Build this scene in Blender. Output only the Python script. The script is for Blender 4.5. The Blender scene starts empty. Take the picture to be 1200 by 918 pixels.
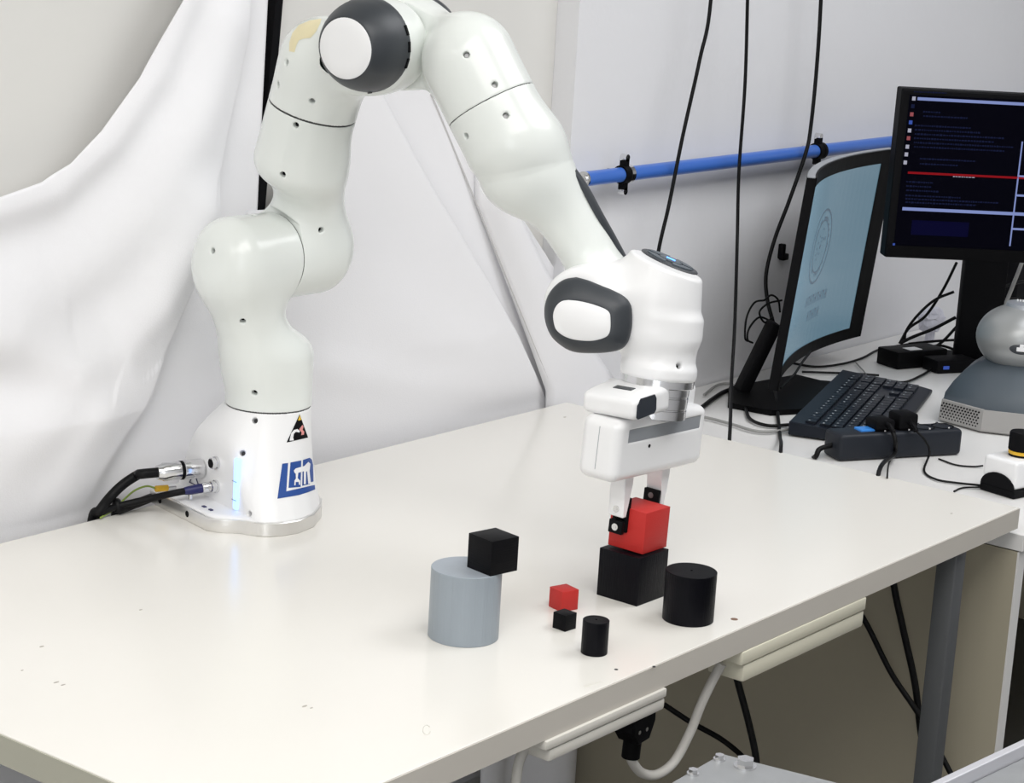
import bpy, bmesh, math, random
import numpy as np
from mathutils import Vector, Matrix, Euler
C = bpy.context.scene.collection
S = bpy.context.scene
PI = math.pi
T = 0.74                                   # height of the work table top above the floor
# ---------------------------------------------------------------- camera
FPX = 2516.8214
CAM = np.array([-2.7358, -1.9674, 0.7959 + T])
EUL = (1.3418, -0.0576, -0.9077)
cd = bpy.data.cameras.new('camera'); cam = bpy.data.objects.new('camera', cd); C.objects.link(cam)
cam.location = CAM; cam.rotation_euler = EUL
cd.sensor_width = 36; cd.sensor_fit = 'HORIZONTAL'; cd.lens = FPX / 1200 * 36; cd.clip_start = .05
S.camera = cam
# ---------------------------------------------------------------- world, lights, exposure
w = bpy.data.worlds.new('world'); S.world = w; w.use_nodes = True
w.node_tree.nodes['Background'].inputs[0].default_value = (0.95, 0.97, 1.0, 1)
w.node_tree.nodes['Background'].inputs[1].default_value = 0.5
def area(name, loc, size, power, col=(1, .985, .96), rot=(0, 0, 0)):
    l = bpy.data.lights.new(name, 'AREA'); l.shape = 'RECTANGLE'; l.size, l.size_y = size
    l.energy = power; l.color = col
    o = bpy.data.objects.new(name, l); C.objects.link(o); o.location = loc; o.rotation_euler = rot
area('ceiling_panel_light', (-2.3, -1.7, 2.72), (2.6, 1.3), 48)
area('ceiling_panel_light', (0.5, -1.5, 2.72), (1.8, 1.4), 34, (.97, .98, 1))
area('ceiling_panel_light', (-4.2, -0.6, 2.72), (1.2, 1.2), 14)
area('window_daylight', (-4.55, -3.2, 1.6), (2.0, 1.5), 26, (.95, .98, 1), (PI/2, 0, -PI/2 - .0))
S.view_settings.view_transform = 'Standard'; S.view_settings.look = 'None'
S.view_settings.gamma = 1; S.view_settings.use_curve_mapping = False
S.view_settings.exposure = 0.06
# ---------------------------------------------------------------- pixel to place helpers (for measuring the real positions)
RC = np.array(Euler(EUL).to_matrix())
def ray(px, py): return RC @ np.array([(px - 600) / FPX, -(py - 459) / FPX, -1.0])
def az(px, py, z):                          # point on the horizontal plane z (relative to the table top)
    d = ray(px, py); return Vector(CAM + (z + T - CAM[2]) / d[2] * d)
def ay(px, py, y):
    d = ray(px, py); return Vector(CAM + (y - CAM[1]) / d[1] * d)
def ax(px, py, x):
    d = ray(px, py); return Vector(CAM + (x - CAM[0]) / d[0] * d)
# ---------------------------------------------------------------- materials
def mat(name, col, rough=.5, metal=0, bump=0, bscale=200, var=0, vscale=8, coat=0, emit=None, estr=0, spec=.5, sheen=0, stretch=None):
    m = bpy.data.materials.new(name); m.use_nodes = True; nt = m.node_tree; b = nt.nodes['Principled BSDF']
    b.inputs['Base Color'].default_value = (*col, 1); b.inputs['Roughness'].default_value = rough
    b.inputs['Metallic'].default_value = metal; b.inputs['Coat Weight'].default_value = coat
    b.inputs['Specular IOR Level'].default_value = spec; b.inputs['Sheen Weight'].default_value = sheen
    tc = nt.nodes.new('ShaderNodeTexCoord'); src = tc.outputs['Object']
    if stretch:
        mp = nt.nodes.new('ShaderNodeMapping'); mp.inputs['Scale'].default_value = stretch
        nt.links.new(src, mp.inputs[0]); src = mp.outputs[0]
    if var:
        n = nt.nodes.new('ShaderNodeTexNoise'); n.inputs['Scale'].default_value = vscale; n.inputs['Detail'].default_value = 5
        r = nt.nodes.new('ShaderNodeMix'); r.data_type = 'RGBA'
        r.inputs[6].default_value = (*[c * (1 - var) for c in col], 1); r.inputs[7].default_value = (*[min(1, c * (1 + var)) for c in col], 1)
        nt.links.new(src, n.inputs['Vector']); nt.links.new(n.outputs['Fac'], r.inputs[0]); nt.links.new(r.outputs[2], b.inputs['Base Color'])
    if bump:
        n = nt.nodes.new('ShaderNodeTexNoise'); n.inputs['Scale'].default_value = bscale; n.inputs['Detail'].default_value = 3
        u = nt.nodes.new('ShaderNodeBump'); u.inputs['Strength'].default_value = bump; u.inputs['Distance'].default_value = .002
        nt.links.new(src, n.inputs['Vector']); nt.links.new(n.outputs['Fac'], u.inputs['Height']); nt.links.new(u.outputs[0], b.inputs['Normal'])
    if emit:
        b.inputs['Emission Color'].default_value = (*emit, 1); b.inputs['Emission Strength'].default_value = estr
    return m
M = {}
M['wall'] = mat('white_plaster', (.80, .80, .82), .8, bump=.25, bscale=60, var=.02, vscale=3)
M['board'] = mat('beige_wall_board', (.76, .75, .72), .7, var=.01)
M['floor'] = mat('grey_floor', (.075, .072, .062), .6, var=.1)
M['ceil'] = mat('ceiling_white', (.8, .8, .78), .9, var=.01)
M['table'] = mat('cream_laminate', (.835, .812, .762), .20, var=.012, vscale=5, bump=.02, bscale=500)
M['edge'] = mat('grey_beige_edge_band', (.60, .565, .51), .5, var=.02)
M['desk'] = mat('white_laminate', (.80, .79, .775), .35, var=.01)
M['panel'] = mat('beige_side_board', (.43, .39, .295), .6, var=.05, vscale=4)
M['steel'] = mat('grey_painted_steel', (.10, .105, .11), .4, .2, var=.08, vscale=10, stretch=(1, 1, .1))
M['robot'] = mat('robot_white_lacquer', (.80, .83, .80), .27, var=.005, coat=.25)
M['robotw'] = mat('robot_pure_white', (.88, .88, .885), .32, var=.005, coat=.1)
M['dgrey'] = mat('dark_grey_plastic', (.036, .041, .048), .42, var=.05)
M['black'] = mat('black_plastic', (.003, .003, .0035), .5, var=.1, spec=.08)
M['pitch'] = mat('matt_black', (.003, .003, .004), .6, var=.1, spec=.12)
M['seam'] = mat('dark_seam', (.05, .05, .05), .8, var=.1)
M['alu'] = mat('brushed_aluminium', (.78, .77, .75), .3, .9, var=.05, vscale=40, stretch=(1, 1, .1))
M['chrome'] = mat('polished_steel', (.75, .75, .76), .16, 1, var=.04)
M['screw'] = mat('screw_steel', (.25, .25, .25), .35, .9, var=.1)
M['led'] = mat('blue_status_light', (.25, .4, .6), .3, var=.01, emit=(.26, .47, 1), estr=1.75)
M['violet'] = mat('violet_led_face', (.5, .5, .9), .3, var=.01, emit=(.25, .22, .9), estr=1.0)
M['cloth'] = mat('white_sheet_cloth', (.90, .895, .915), .9, bump=.12, bscale=500, var=.012, vscale=6, sheen=.1)
M['blue'] = mat('blue_pipe_paint', (.055, .165, .58), .3, var=.04)
M['red'] = mat('red_printed_plastic', (.50, .018, .014), .6, bump=.25, bscale=300, var=.04, stretch=(.1, .1, 4))
M['blk3'] = mat('black_printed_plastic', (.004, .004, .005), .5, bump=.3, bscale=300, var=.15, stretch=(.1, .1, 4), spec=.10)
M['blkb'] = mat('blue_black_printed_plastic', (.0025, .0025, .0045), .4, bump=.3, bscale=250, var=.15, stretch=(4, 4, .1), spec=.12)
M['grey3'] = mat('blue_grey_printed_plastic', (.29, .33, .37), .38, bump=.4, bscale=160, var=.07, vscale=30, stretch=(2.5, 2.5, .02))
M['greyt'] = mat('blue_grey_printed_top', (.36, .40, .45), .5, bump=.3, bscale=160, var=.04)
M['cable'] = mat('black_cable_rubber', (.004, .004, .0045), .5, var=.1, spec=.2)
M['wcable'] = mat('white_cable', (.62, .60, .56), .5, var=.06)
M['gcable'] = mat('grey_cable', (.30, .30, .29), .5, var=.06)
M['green'] = mat('green_yellow_wire', (.30, .42, .08), .5, var=.1)
M['yellow'] = mat('yellow_plastic', (.85, .50, .03), .45, var=.05)
M['navy'] = mat('navy_plug', (.01, .012, .09), .4, var=.1)
M['logo'] = mat('logo_blue', (.015, .07, .30), .45, var=.03)
M['white'] = mat('sticker_white', (.85, .85, .86), .5, var=.01)
M['orange'] = mat('warning_yellow', (.80, .52, .05), .5, var=.02)
M['rose'] = mat('faded_red', (.75, .30, .28), .5, var=.05)
M['tape'] = mat('old_yellow_tape', (.80, .72, .47), .6, var=.06, vscale=60)
M['cream'] = mat('cream_socket_plastic', (.72, .69, .56), .45, var=.02)
M['creamw'] = mat('white_socket_plastic', (.68, .655, .60), .5, var=.05)
M['slate'] = mat('slate_device_plastic', (.085, .105, .125), .4, var=.05)
M['silver'] = mat('silver_device_plastic', (.36, .37, .37), .34, .35, var=.03)
M['lgrey'] = mat('light_grey_device_plastic', (.36, .35, .34), .45, var=.03)
M['strip'] = mat('charcoal_strip_plastic', (.016, .019, .026), .45, var=.06, spec=.25)
M['switch'] = mat('blue_switch', (.04, .22, .62), .35, var=.05, emit=(.05, .3, .9), estr=.12)
M['key'] = mat('dark_key_plastic', (.008, .011, .018), .4, var=.2, spec=.22)
M['leg'] = mat('key_legend_grey', (.30, .33, .36), .5, var=.1)
M['scr'] = mat('dark_screen', (.001, .001, .003), .5, var=.1, spec=.03, emit=(.0003, .0003, .0012), estr=1)
M['scrb'] = mat('pale_blue_screen', (.02, .03, .035), .25, var=.1, emit=(.095, .165, .215), estr=1)
M['scrm'] = mat('crest_ink_on_screen', (.02, .03, .035), .3, var=.1, emit=(.06, .09, .125), estr=1)
M['sline'] = mat('screen_white_line', (.002, .002, .003), .5, var=.1, spec=.03, emit=(.20, .25, .50), estr=1)
M['sred'] = mat('screen_red_line', (.002, 0, 0), .5, var=.1, spec=.03, emit=(.22, .006, .010), estr=1)
M['stxt'] = mat('screen_dim_text', (.001, .001, .002), .5, var=.1, spec=.03, emit=(.007, .010, .034), estr=1)
M['sblk'] = mat('screen_blue_block', (.001, .001, .002), .5, var=.1, spec=.03, emit=(.0014, .0014, .018), estr=1)
M['ico'] = mat('icon_white', (.01, .01, .01), .5, var=.1, spec=.03, emit=(.34, .34, .42), estr=1)
M['icor'] = mat('icon_red', (.01, .0, .0), .5, var=.1, spec=.03, emit=(.26, .07, .08), estr=1)
M['icob'] = mat('icon_blue', (.0, .0, .01), .5, var=.1, spec=.03, emit=(.04, .08, .34), estr=1)
M['pilot'] = mat('blue_lit_mark', (.1, .3, .9), .3, var=.02, emit=(.06, .25, 1), estr=3)
M['hgrey'] = mat('grey_window_plastic', (.36, .38, .41), .3, .2, var=.03)
M['glass'] = mat('dark_lens', (.015, .02, .03), .12, var=.05)
M['paper'] = mat('crumpled_white_plastic', (.72, .72, .80), .5, var=.05)
M['brown'] = mat('brown_hole_filler', (.22, .13, .09), .7, var=.1)
M['plate'] = mat('machined_aluminium_plate', (.36, .37, .38), .4, .4, var=.12, vscale=30)
M['prof'] = mat('pale_aluminium_profile', (.62, .62, .66), .4, .3, var=.03)
# ---------------------------------------------------------------- object helpers
def link(name, me, m, parent=None):
    o = bpy.data.objects.new(name, me); C.objects.link(o)
    if m is not None: me.materials.append(m)
    if parent: o.parent = parent
    return o
def tag(o, label=None, cat=None, group=None, kind=None):
    if label: o['label'] = label
    if cat: o['category'] = cat
    if group: o['group'] = group
    if kind: o['kind'] = kind
    return o
def thing(name, label, cat, loc=(0, 0, 0), rz=0, group=None):
    o = bpy.data.objects.new(name, None); C.objects.link(o); o.empty_display_size = .05
    o.location = loc; o.rotation_euler = (0, 0, rz); return tag(o, label, cat, group)
def B(name, bm, m, parent=None, smooth=False, ang=None):
    me = bpy.data.meshes.new(name); bmesh.ops.recalc_face_normals(bm, faces=bm.faces[:]); bm.to_mesh(me); bm.free()
    if smooth:
        for p in me.polygons: p.use_smooth = True
        me.set_sharp_from_angle(angle=math.radians(ang or 35))
    return link(name, me, m, parent)
def box(bm, c, s, R=None, bev=0, seg=2):
    r = bmesh.ops.create_cube(bm, size=1); vs = r['verts']
    bmesh.ops.scale(bm, vec=s, verts=vs)
    if bev:
        es = list({e for v in vs for e in v.link_edges})
        q = bmesh.ops.bevel(bm, geom=es, offset=bev, segments=seg, affect='EDGES', profile=.5)
        vs = list({v for f in q['faces'] for v in f.verts} | {v for v in vs if v.is_valid})
        vs = list(set(vs))
    M4 = Matrix.Translation(c) @ (R.to_4x4() if R is not None else Matrix())
    bmesh.ops.transform(bm, matrix=M4, verts=vs); return vs
def align(d):
    return Vector(d).normalized().to_track_quat('Z', 'Y').to_matrix()
def cylr(bm, a, b, r1, r2=None, n=24, bev=0):
    a = Vector(a); b = Vector(b); d = b - a
    r = bmesh.ops.create_cone(bm, cap_ends=True, segments=n, radius1=r1, radius2=r1 if r2 is None else r2, depth=d.length)
    vs = r['verts']
    if bev:
        es = [e for e in {e for v in vs for e in v.link_edges} if abs(e.verts[0].co.z - e.verts[1].co.z) < 1e-6]
        q = bmesh.ops.bevel(bm, geom=es, offset=bev, segments=2, affect='EDGES')
        vs = list({v for f in q['faces'] for v in f.verts} | {v for v in vs if v.is_valid})
    bmesh.ops.transform(bm, matrix=Matrix.Translation((a + b) / 2) @ align(d).to_4x4(), verts=vs)
def lathe(bm, prof, n=32, M4=Matrix()):
    rings = []
    for (r, z) in prof:
        rings.append([bm.verts.new(M4 @ Vector((r * math.cos(2*PI*i/n), r * math.sin(2*PI*i/n), z))) for i in range(n)])
    for a, b in zip(rings, rings[1:]):
        for i in range(n): bm.faces.new((a[i], a[(i+1) % n], b[(i+1) % n], b[i]))
    bm.faces.new(rings[0][::-1]); bm.faces.new(rings[-1])
def prism(bm, pts, z0, z1, M4=Matrix()):
    a = [bm.verts.new(M4 @ Vector((x, y, z0))) for x, y in pts]; b = [bm.verts.new(M4 @ Vector((x, y, z1))) for x, y in pts]
    n = len(pts); bm.faces.new(a[::-1]); bm.faces.new(b)
    for i in range(n): bm.faces.new((a[i], a[(i+1) % n], b[(i+1) % n], b[i]))
def spline(pts, k=8):
    P = [Vector(p) for p in pts]; P = [P[0] * 2 - P[1]] + P + [P[-1] * 2 - P[-2]]; out = []
    for i in range(1, len(P) - 2):
        a, b, c, d = P[i-1:i+3]
        for j in range(k):
            t = j / k; out.append(.5 * (2*b + (c-a)*t + (2*a - 5*b + 4*c - d)*t*t + (3*b - a - 3*c + d)*t*t*t))
    out.append(P[-2]); return out
def tube(bm, pts, r, n=10, k=8):
    P = spline(pts, k) if k > 1 else [Vector(p) for p in pts]; rings = []; up = Vector((0, 0, 1)); t0 = None; nrm = None
    for i, p in enumerate(P):
        t = (P[min(i+1, len(P)-1)] - P[max(i-1, 0)]).normalized()
        if nrm is None:
            nrm = t.cross(up); nrm = nrm if nrm.length > 1e-3 else t.cross(Vector((1, 0, 0))); nrm.normalize()
        else: nrm = (nrm - t * nrm.dot(t)).normalized()
        bi = t.cross(nrm)
        rings.append([bm.verts.new(p + (nrm * math.cos(2*PI*j/n) + bi * math.sin(2*PI*j/n)) * r) for j in range(n)])
    for a, b in zip(rings, rings[1:]):
        for j in range(n): bm.faces.new((a[j], a[(j+1) % n], b[(j+1) % n], b[j]))
    bm.faces.new(rings[0][::-1]); bm.faces.new(rings[-1])
def cable(name, pts, r, m, label=None, cat='cable', parent=None, group=None, n=8):
    bm = bmesh.new(); tube(bm, pts, r, n); o = B(name, bm, m, parent, True, 60)
    if label: tag(o, label, cat, group)
    return o
def struct(name, bm, m, **k): o = B(name, bm, m, **k); o['kind'] = 'structure'; return o
# ---------------------------------------------------------------- signed distance shapes (smoothly blended castings)
def smin(a, b, k): h = np.maximum(k - np.abs(a - b), 0) / k; return np.minimum(a, b) - h * h * k / 4
def smax(a, b, k): return -smin(-a, -b, k)
def caps(P, a, b, r, r2=None):
    a = np.array(a, float); b = np.array(b, float); ab = b - a; t = np.clip((P - a) @ ab / (ab @ ab), 0, 1)
    rr = r if r2 is None else r + (r2 - r) * t
    return np.linalg.norm(P - a - t[:, None] * ab, axis=1) - rr
def scyl(P, a, b, r, rd=.004):
    a = np.array(a, float); b = np.array(b, float); L = np.linalg.norm(b - a); u = (b - a) / L; q = P - (a + b) / 2; t = q @ u
    pr = np.linalg.norm(q - t[:, None] * u, axis=1); dx = pr - r + rd; dy = np.abs(t) - L / 2 + rd
    return np.minimum(np.maximum(dx, dy), 0) + np.hypot(np.maximum(dx, 0), np.maximum(dy, 0)) - rd
def sbox(P, c, h, rd=.005):
    q = np.abs(P - np.array(c)) - np.array(h) + rd
    return np.linalg.norm(np.maximum(q, 0), axis=1) + np.minimum(q.max(1), 0) - rd
def sdf_mesh(f, lo, hi, h):
    lo = np.array(lo, float); hi = np.array(hi, float); n = np.ceil((hi - lo) / h).astype(int) + 1
    g = [lo[i] + h * np.arange(n[i]) for i in range(3)]
    V = np.empty(n, np.float32)
    for i in range(n[0]):
        Y, Z = np.meshgrid(g[1], g[2], indexing='ij'); V[i] = f(np.stack([np.full(Y.size, g[0][i]), Y.ravel(), Z.ravel()], 1)).reshape(Y.shape)
    s = V < 0; acc = np.zeros(np.array(n) - 1, np.int8)
    sl = lambda o: tuple(slice(o[i], n[i] - 1 + o[i]) for i in range(3))
    cor = [(i, j, k) for i in (0, 1) for j in (0, 1) for k in (0, 1)]
    for o in cor: acc += s[sl(o)]
    act = (acc > 0) & (acc < 8); idx = np.full(act.shape, -1, np.int64); ii = np.argwhere(act); idx[act] = np.arange(len(ii))
    pos = np.zeros((len(ii), 3)); cnt = np.zeros(len(ii))
    for a in cor:
        for d in range(3):
            if a[d]: continue
            b = list(a); b[d] = 1; va = V[tuple((ii + a).T)]; vb = V[tuple((ii + b).T)]; m = (va < 0) != (vb < 0)
            t = np.where(m, va / np.where(m, va - vb, 1), 0); p = ii + np.array(a) + t[:, None] * (np.array(b) - a)
            pos += np.where(m[:, None], p, 0); cnt += m
    pos = lo + h * pos / cnt[:, None]
    for _ in range(2):
        e = 1e-4; v = f(pos); G = np.stack([f(pos + np.eye(3)[k] * e) - v for k in range(3)], 1) / e
        st = -v[:, None] * G / np.maximum((G * G).sum(1), .2)[:, None]; L = np.linalg.norm(st, axis=1, keepdims=True)
        pos = pos + st * np.minimum(1, .7 * h / np.maximum(L, 1e-9))
    F = []
    for d in range(3):
        u, v = (d + 1) % 3, (d + 2) % 3
        a = [slice(None)] * 3; b = [slice(None)] * 3; a[d] = slice(0, -1); b[d] = slice(1, None)
        for x in (u, v): a[x] = slice(1, -1); b[x] = slice(1, -1)
        A, Bq = s[tuple(a)], s[tuple(b)]; e = np.argwhere(A != Bq)
        if not len(e): continue
        e[:, u] += 1; e[:, v] += 1; q = []
        for (x, y) in ((-1, -1), (0, -1), (0, 0), (-1, 0)):
            c = e.copy(); c[:, u] += x; c[:, v] += y; q.append(idx[tuple(c.T)])
        q = np.stack(q, 1); inside = s[tuple(e.T)]; q[~inside] = q[~inside][:, ::-1]; F.append(q)
    F = np.concatenate(F); return pos, F
def sdf_obj(name, f, lo, hi, h, m, parent=None):
    pos, F = sdf_mesh(f, lo, hi, h); me = bpy.data.meshes.new(name)
    me.vertices.add(len(pos)); me.vertices.foreach_set('co', pos.astype(np.float32).ravel())
    me.loops.add(F.size); me.loops.foreach_set('vertex_index', F.ravel().astype(np.int32))
    me.polygons.add(len(F)); me.polygons.foreach_set('loop_start', np.arange(0, F.size, 4, dtype=np.int32)); me.polygons.foreach_set('loop_total', np.full(len(F), 4, np.int32))
    me.update(calc_edges=True); me.validate()
    me.polygons.foreach_set('use_smooth', np.ones(len(me.polygons), bool)); me.set_sharp_from_angle(angle=math.radians(50))
    return link(name, me, m, parent)
def march(f, F4, px, py):                   # first hit of a line of sight on a blended casting, in the casting's frame
    Ri = np.linalg.inv(F4); o = Ri[:3, :3] @ CAM + Ri[:3, 3]; d = Ri[:3, :3] @ ray(px, py); d /= np.linalg.norm(d); t = 1.0
    for _ in range(300):
        v = f((o + d * t)[None])[0]
        if v < 2e-5: break
        t += v * .6
        if t > 5: return None
    p = o + d * t; e = 1e-4; g = np.array([f((p + np.eye(3)[k] * e)[None])[0] - f((p - np.eye(3)[k] * e)[None])[0] for k in range(3)]); return p, g / np.linalg.norm(g)
def carve(f, F4, pix, r=.0036, depth=.006):
    hits = [h for h in (march(f, F4, *p) for p in pix) if h]
    def g(P):
        d = f(P)
        for p, n in hits:
            q = P - p; near = (q * q).sum(1) < .02 ** 2
            if near.any(): d[near] = smax(d[near], -caps(P[near], p + n * .02, p - n * depth, r), .0015)
        return d
    return g, hits
def add_screws(hits, parent, m=None, r=.0026, depth=.006):
    for p, n in hits:
        bm = bmesh.new(); a = Vector(p - n * (depth + .006)); b = Vector(p - n * (depth + .0005)); cylr(bm, a, b, r, n=12); B('screw', bm, m or M['pitch'], parent, True)
def decal(name, polys, f, F4, off, m, parent, th=.0006):
    """flat print as a thin film lying on a curved casting"""
    bm = bmesh.new()
    for poly in polys:
        vs = [bm.verts.new((x, y, 0)) for x, y in poly]; bm.faces.new(vs)
    bm.normal_update(); bmesh.ops.triangulate(bm, faces=bm.faces[:], ngon_method='EAR_CLIP')
    for _ in range(3):
        es = [e for e in bm.edges if e.calc_length() > 3]
        if es: bmesh.ops.subdivide_edges(bm, edges=es, cuts=1); bmesh.ops.triangulate(bm, faces=[q for q in bm.faces if len(q.verts) > 3])
    bad = []; nn = {}
    for v in bm.verts:
        hgt = march(f, F4, v.co.x, v.co.y)
        if hgt is None: bad.append(v); continue
        v.co = Vector(hgt[0] + hgt[1] * off); nn[v] = hgt[1]
    if bad: bmesh.ops.delete(bm, geom=bad, context='VERTS')
    return B(name, bm, m, parent, True, 80)
# ================================================================ ROOM
def bslab(x0, x1, y0, y1, z0, z1):
    bm = bmesh.new(); box(bm, ((x0+x1)/2, (y0+y1)/2, (z0+z1)/2), (x1-x0, y1-y0, z1-z0)); return bm
WY = .020; D2 = -.04                        # right-hand wall plane; top of the second desk relative to the table top
struct('floor', bslab(-4.8, 3.2, -4.4, .3, -.1, 0), M['floor'])
struct('ceiling', bslab(-4.8, 3.2, -4.4, .3, 2.75, 2.85), M['ceil'])
struct('wall_back', bslab(-4.8, -.006, .062, .3, 0, 2.75), M['board'])
struct('wall_right', bslab(-.0055, 3.2, WY, .3, 0, 2.75), M['wall'])
struct('wall_left', bslab(-4.9, -4.8, -4.4, .3, 0, 2.75), M['wall'])
struct('wall_front', bslab(-4.9, 3.3, -4.5, -4.4, 0, 2.75), M['wall'])
struct('wall_end', bslab(3.2, 3.3, -4.4, .3, 0, 2.75), M['wall'])
# ================================================================ WORK TABLE
W_, L_ = .7887, 1.515; TH = .030
tb = thing('work_table', 'large cream-topped work table carrying the robot arm and the printed blocks', 'table', (-L_/2, -W_/2, 0))
def tl(x, y, z=0): return Vector((x + L_/2, y + W_/2, z))
bm = bmesh.new(); box(bm, (0, 0, T - TH/2), (L_ - .002, W_ - .002, TH), bev=.0008, seg=1); B('tabletop', bm, M['table'], tb)
bm = bmesh.new(); box(bm, (0, -W_/2 - .0002, T - TH/2 - .0006), (L_, .0016, TH - .001)); tag(B('edge_band', bm, M['edge'], tb), 'grey-beige long edge band')
bm = bmesh.new(); box(bm, (-L_/2 - .0002, 0, T - TH/2 - .0006), (.0016, W_ - .004, TH - .001))
M['edgeg'] = mat('greenish_grey_edge_band', (.47, .46, .38), .5, var=.02); tag(B('edge_band', bm, M['edgeg'], tb), 'greenish grey short edge band')
bm = bmesh.new(); box(bm, (L_/2 - .0005, 0, T - TH/2), (.0014, W_ - .003, TH - .001)); B('edge_band', bm, M['edge'], tb)
lx = az(1113, 655, -.031); 
for (x, y, m) in ((-.150, -.765, 'steel'), (-1.47, -.752, 'steel'), (-.15, -.05, 'steel'), (-1.47, -.05, 'steel'), (-.9, -.3, 'pitch')):
    bm = bmesh.new(); box(bm, tl(x, y, (T - TH) / 2), (.03, .03 if m == 'steel' else .05, T - TH - .001), bev=.003, seg=2); o = B('leg', bm, M[m], tb, True)
    if m == 'pitch': o['label'] = 'black steel inner leg'
for y in (-.73, -.05):
    bm = bmesh.new(); box(bm, tl(-.84, y, T - TH - .016), (1.2, .02, .03)); B('frame_rail', bm, M['steel'], tb) if y > -.5 else bm.free()
def disc(name, px, py, r, m, lab=None, sy=1):
    p = az(px, py, 0); bm = bmesh.new(); cylr(bm, (0, 0, -.0004), (0, 0, .0003), r, n=14); bmesh.ops.scale(bm, vec=(1, sy, 1), verts=bm.verts[:])
    bmesh.ops.translate(bm, vec=tl(p.x, p.y, T), verts=bm.verts[:]); o = B(name, bm, m, tb)
    if lab: o['label'] = lab
disc('screw_cap', 860.5, 726, .0042, M['brown'], 'brown filled screw hole'); disc('screw_hole', 722, 785, .0022, M['seam'])
disc('screw_hole', 766.5, 781.5, .0018, M['seam'])
M['scuff'] = mat('grey_scuff', (.42, .39, .35), .7, var=.2)
M['scuff2'] = mat('pale_scuff', (.68, .66, .61), .7, var=.1)
for (x, y, r, s) in ((49, 758, .0028, .5), (66, 800, .0035, .35), (74, 803, .0028, .4), (26, 786, .0016, .6), (357, 828, .0035, .4), (365, 830, .002, .5), (165, 715, .0022, .5), (690, 803, .008, .35), (700, 800, .005, .4), (1115, 602, .003, .4), (662, 489, .003, .6)):
    disc('scuff_mark', x, y, r, M['scuff'] if r < .0036 else M['scuff2'], None, s)
bm = bmesh.new(); tube(bm, [tl(az(500 + 4.5*math.cos(a), 856 + 5.5*math.sin(a), 0).x, az(500 + 4.5*math.cos(a), 856 + 5.5*math.sin(a), 0).y, T + .0002) for a in np.linspace(.3, 5.6, 9)], .0004, 5, 3); tag(B('scuff_mark', bm, M['scuff2'], tb), 'ring-shaped scuff')
# ================================================================ SECOND DESK
dk = thing('side_desk', 'white desk along the wall carrying both monitors and the keyboard', 'desk', (.85, -.39, 0))
bm = bmesh.new(); box(bm, (0, 0, T + D2 - .0125), (1.686, .815, .025), bev=.001, seg=1); B('desktop', bm, M['desk'], dk)
bm = bmesh.new(); box(bm, (-.843 + .012, .0, (T + D2 - .026) / 2), (.022, .80, T + D2 - .027)); tag(B('side_panel', bm, M['panel'], dk), 'beige chipboard side panel')
bm = bmesh.new(); box(bm, (-.843 + .012, -.4015, (T + D2 - .026) / 2), (.0225, .0025, T + D2 - .027)); tag(B('edge_band', bm, M['desk'], dk), 'white edge strip of the side panel')
bm = bmesh.new(); box(bm, (.83, .0, (T + D2 - .026) / 2), (.022, .80, T + D2 - .027)); B('side_panel', bm, M['panel'], dk)
bm = bmesh.new(); box(bm, (0, .38, .4), (1.63, .015, .5)); B('back_panel', bm, M['panel'], dk)
# ================================================================ ROBOT ARM
DH = [(0, .333, 0), (0, 0, -PI/2), (0, .316, PI/2), (.0825, 0, PI/2), (-.0825, .384, -PI/2), (0, 0, PI/2), (.088, 0, PI/2)]
Q = [0.05521, 0.29856, 0.18316, -2.26844, -0.28808, 2.52113, -1.92727]
BX, BY, BR = -.80245, -.10997, -1.64239
Tm = np.eye(4); Tm[:3, :3] = [[math.cos(BR), -math.sin(BR), 0], [math.sin(BR), math.cos(BR), 0], [0, 0, 1]]; Tm[:3, 3] = (BX, BY, T)
FR = [Tm]
for (a, d, al), t in zip(DH, Q):
    ct, st, ca, sa = math.cos(t), math.sin(t), math.cos(al), math.sin(al)
    Tm = Tm @ np.array([[ct, -st, 0, a], [st*ca, ct*ca, -sa, -d*sa], [st*sa, ct*sa, ca, d*ca], [0, 0, 0, 1]]); FR.append(Tm)
BYAW = -.235
F0 = np.eye(4); F0[:3, :3] = [[math.cos(BYAW), -math.sin(BYAW), 0], [math.sin(BYAW), math.cos(BYAW), 0], [0, 0, 1]]; F0[:3, 3] = (BX, BY, T)
rob = thing('robot_arm', 'white seven-joint robot arm bolted to the cream table, gripper closed on a red block', 'robot arm', (BX, BY, T))
RI = np.linalg.inv(np.array(Matrix.Translation((BX, BY, T))))
def place(o, F4): o.parent = rob; o.matrix_basis = Matrix((RI @ F4).tolist()); return o
H = .0017
foot = [(-.1135, .098), (-.1135, -.045), (-.107, -.054), (-.099, -.063), (-.083, -.072), (-.0714, -.0925), (-.058, -.103), (-.0434, -.1073), (-.0188, -.1075), (.0133, -.0935), (.0447, -.0640), (.062, -.038), (.070, 0),
        (.062, .038), (.0447, .0640), (.0133, .0935), (-.0188, .1075), (-.0434, .1085), (-.0714, .105)]
fa = np.array([math.atan2(y, x) for x, y in foot]); fr = np.array([math.hypot(x, y) for x, y in foot])
_t = np.linspace(-PI, PI, 721)
def _footr(th):                             # ray / polygon distance from the joint axis
    out = np.full(th.shape, 9.0); d = np.stack([np.cos(th), np.sin(th)], -1); n = len(foot)
    for i in range(n):
        a = np.array(foot[i]); e = np.array(foot[(i+1) % n]) - a; den = d[..., 0]*e[1] - d[..., 1]*e[0]; den = np.where(abs(den) < 1e-9, 1e-9, den)
        t = (a[0]*e[1] - a[1]*e[0]) / den; u = (a[0]*d[..., 1] - a[1]*d[..., 0]) / den
        ok = (t > 0) & (u >= -1e-6) & (u <= 1 + 1e-6); out = np.where(ok & (t < out), t, out)
    return out
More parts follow.
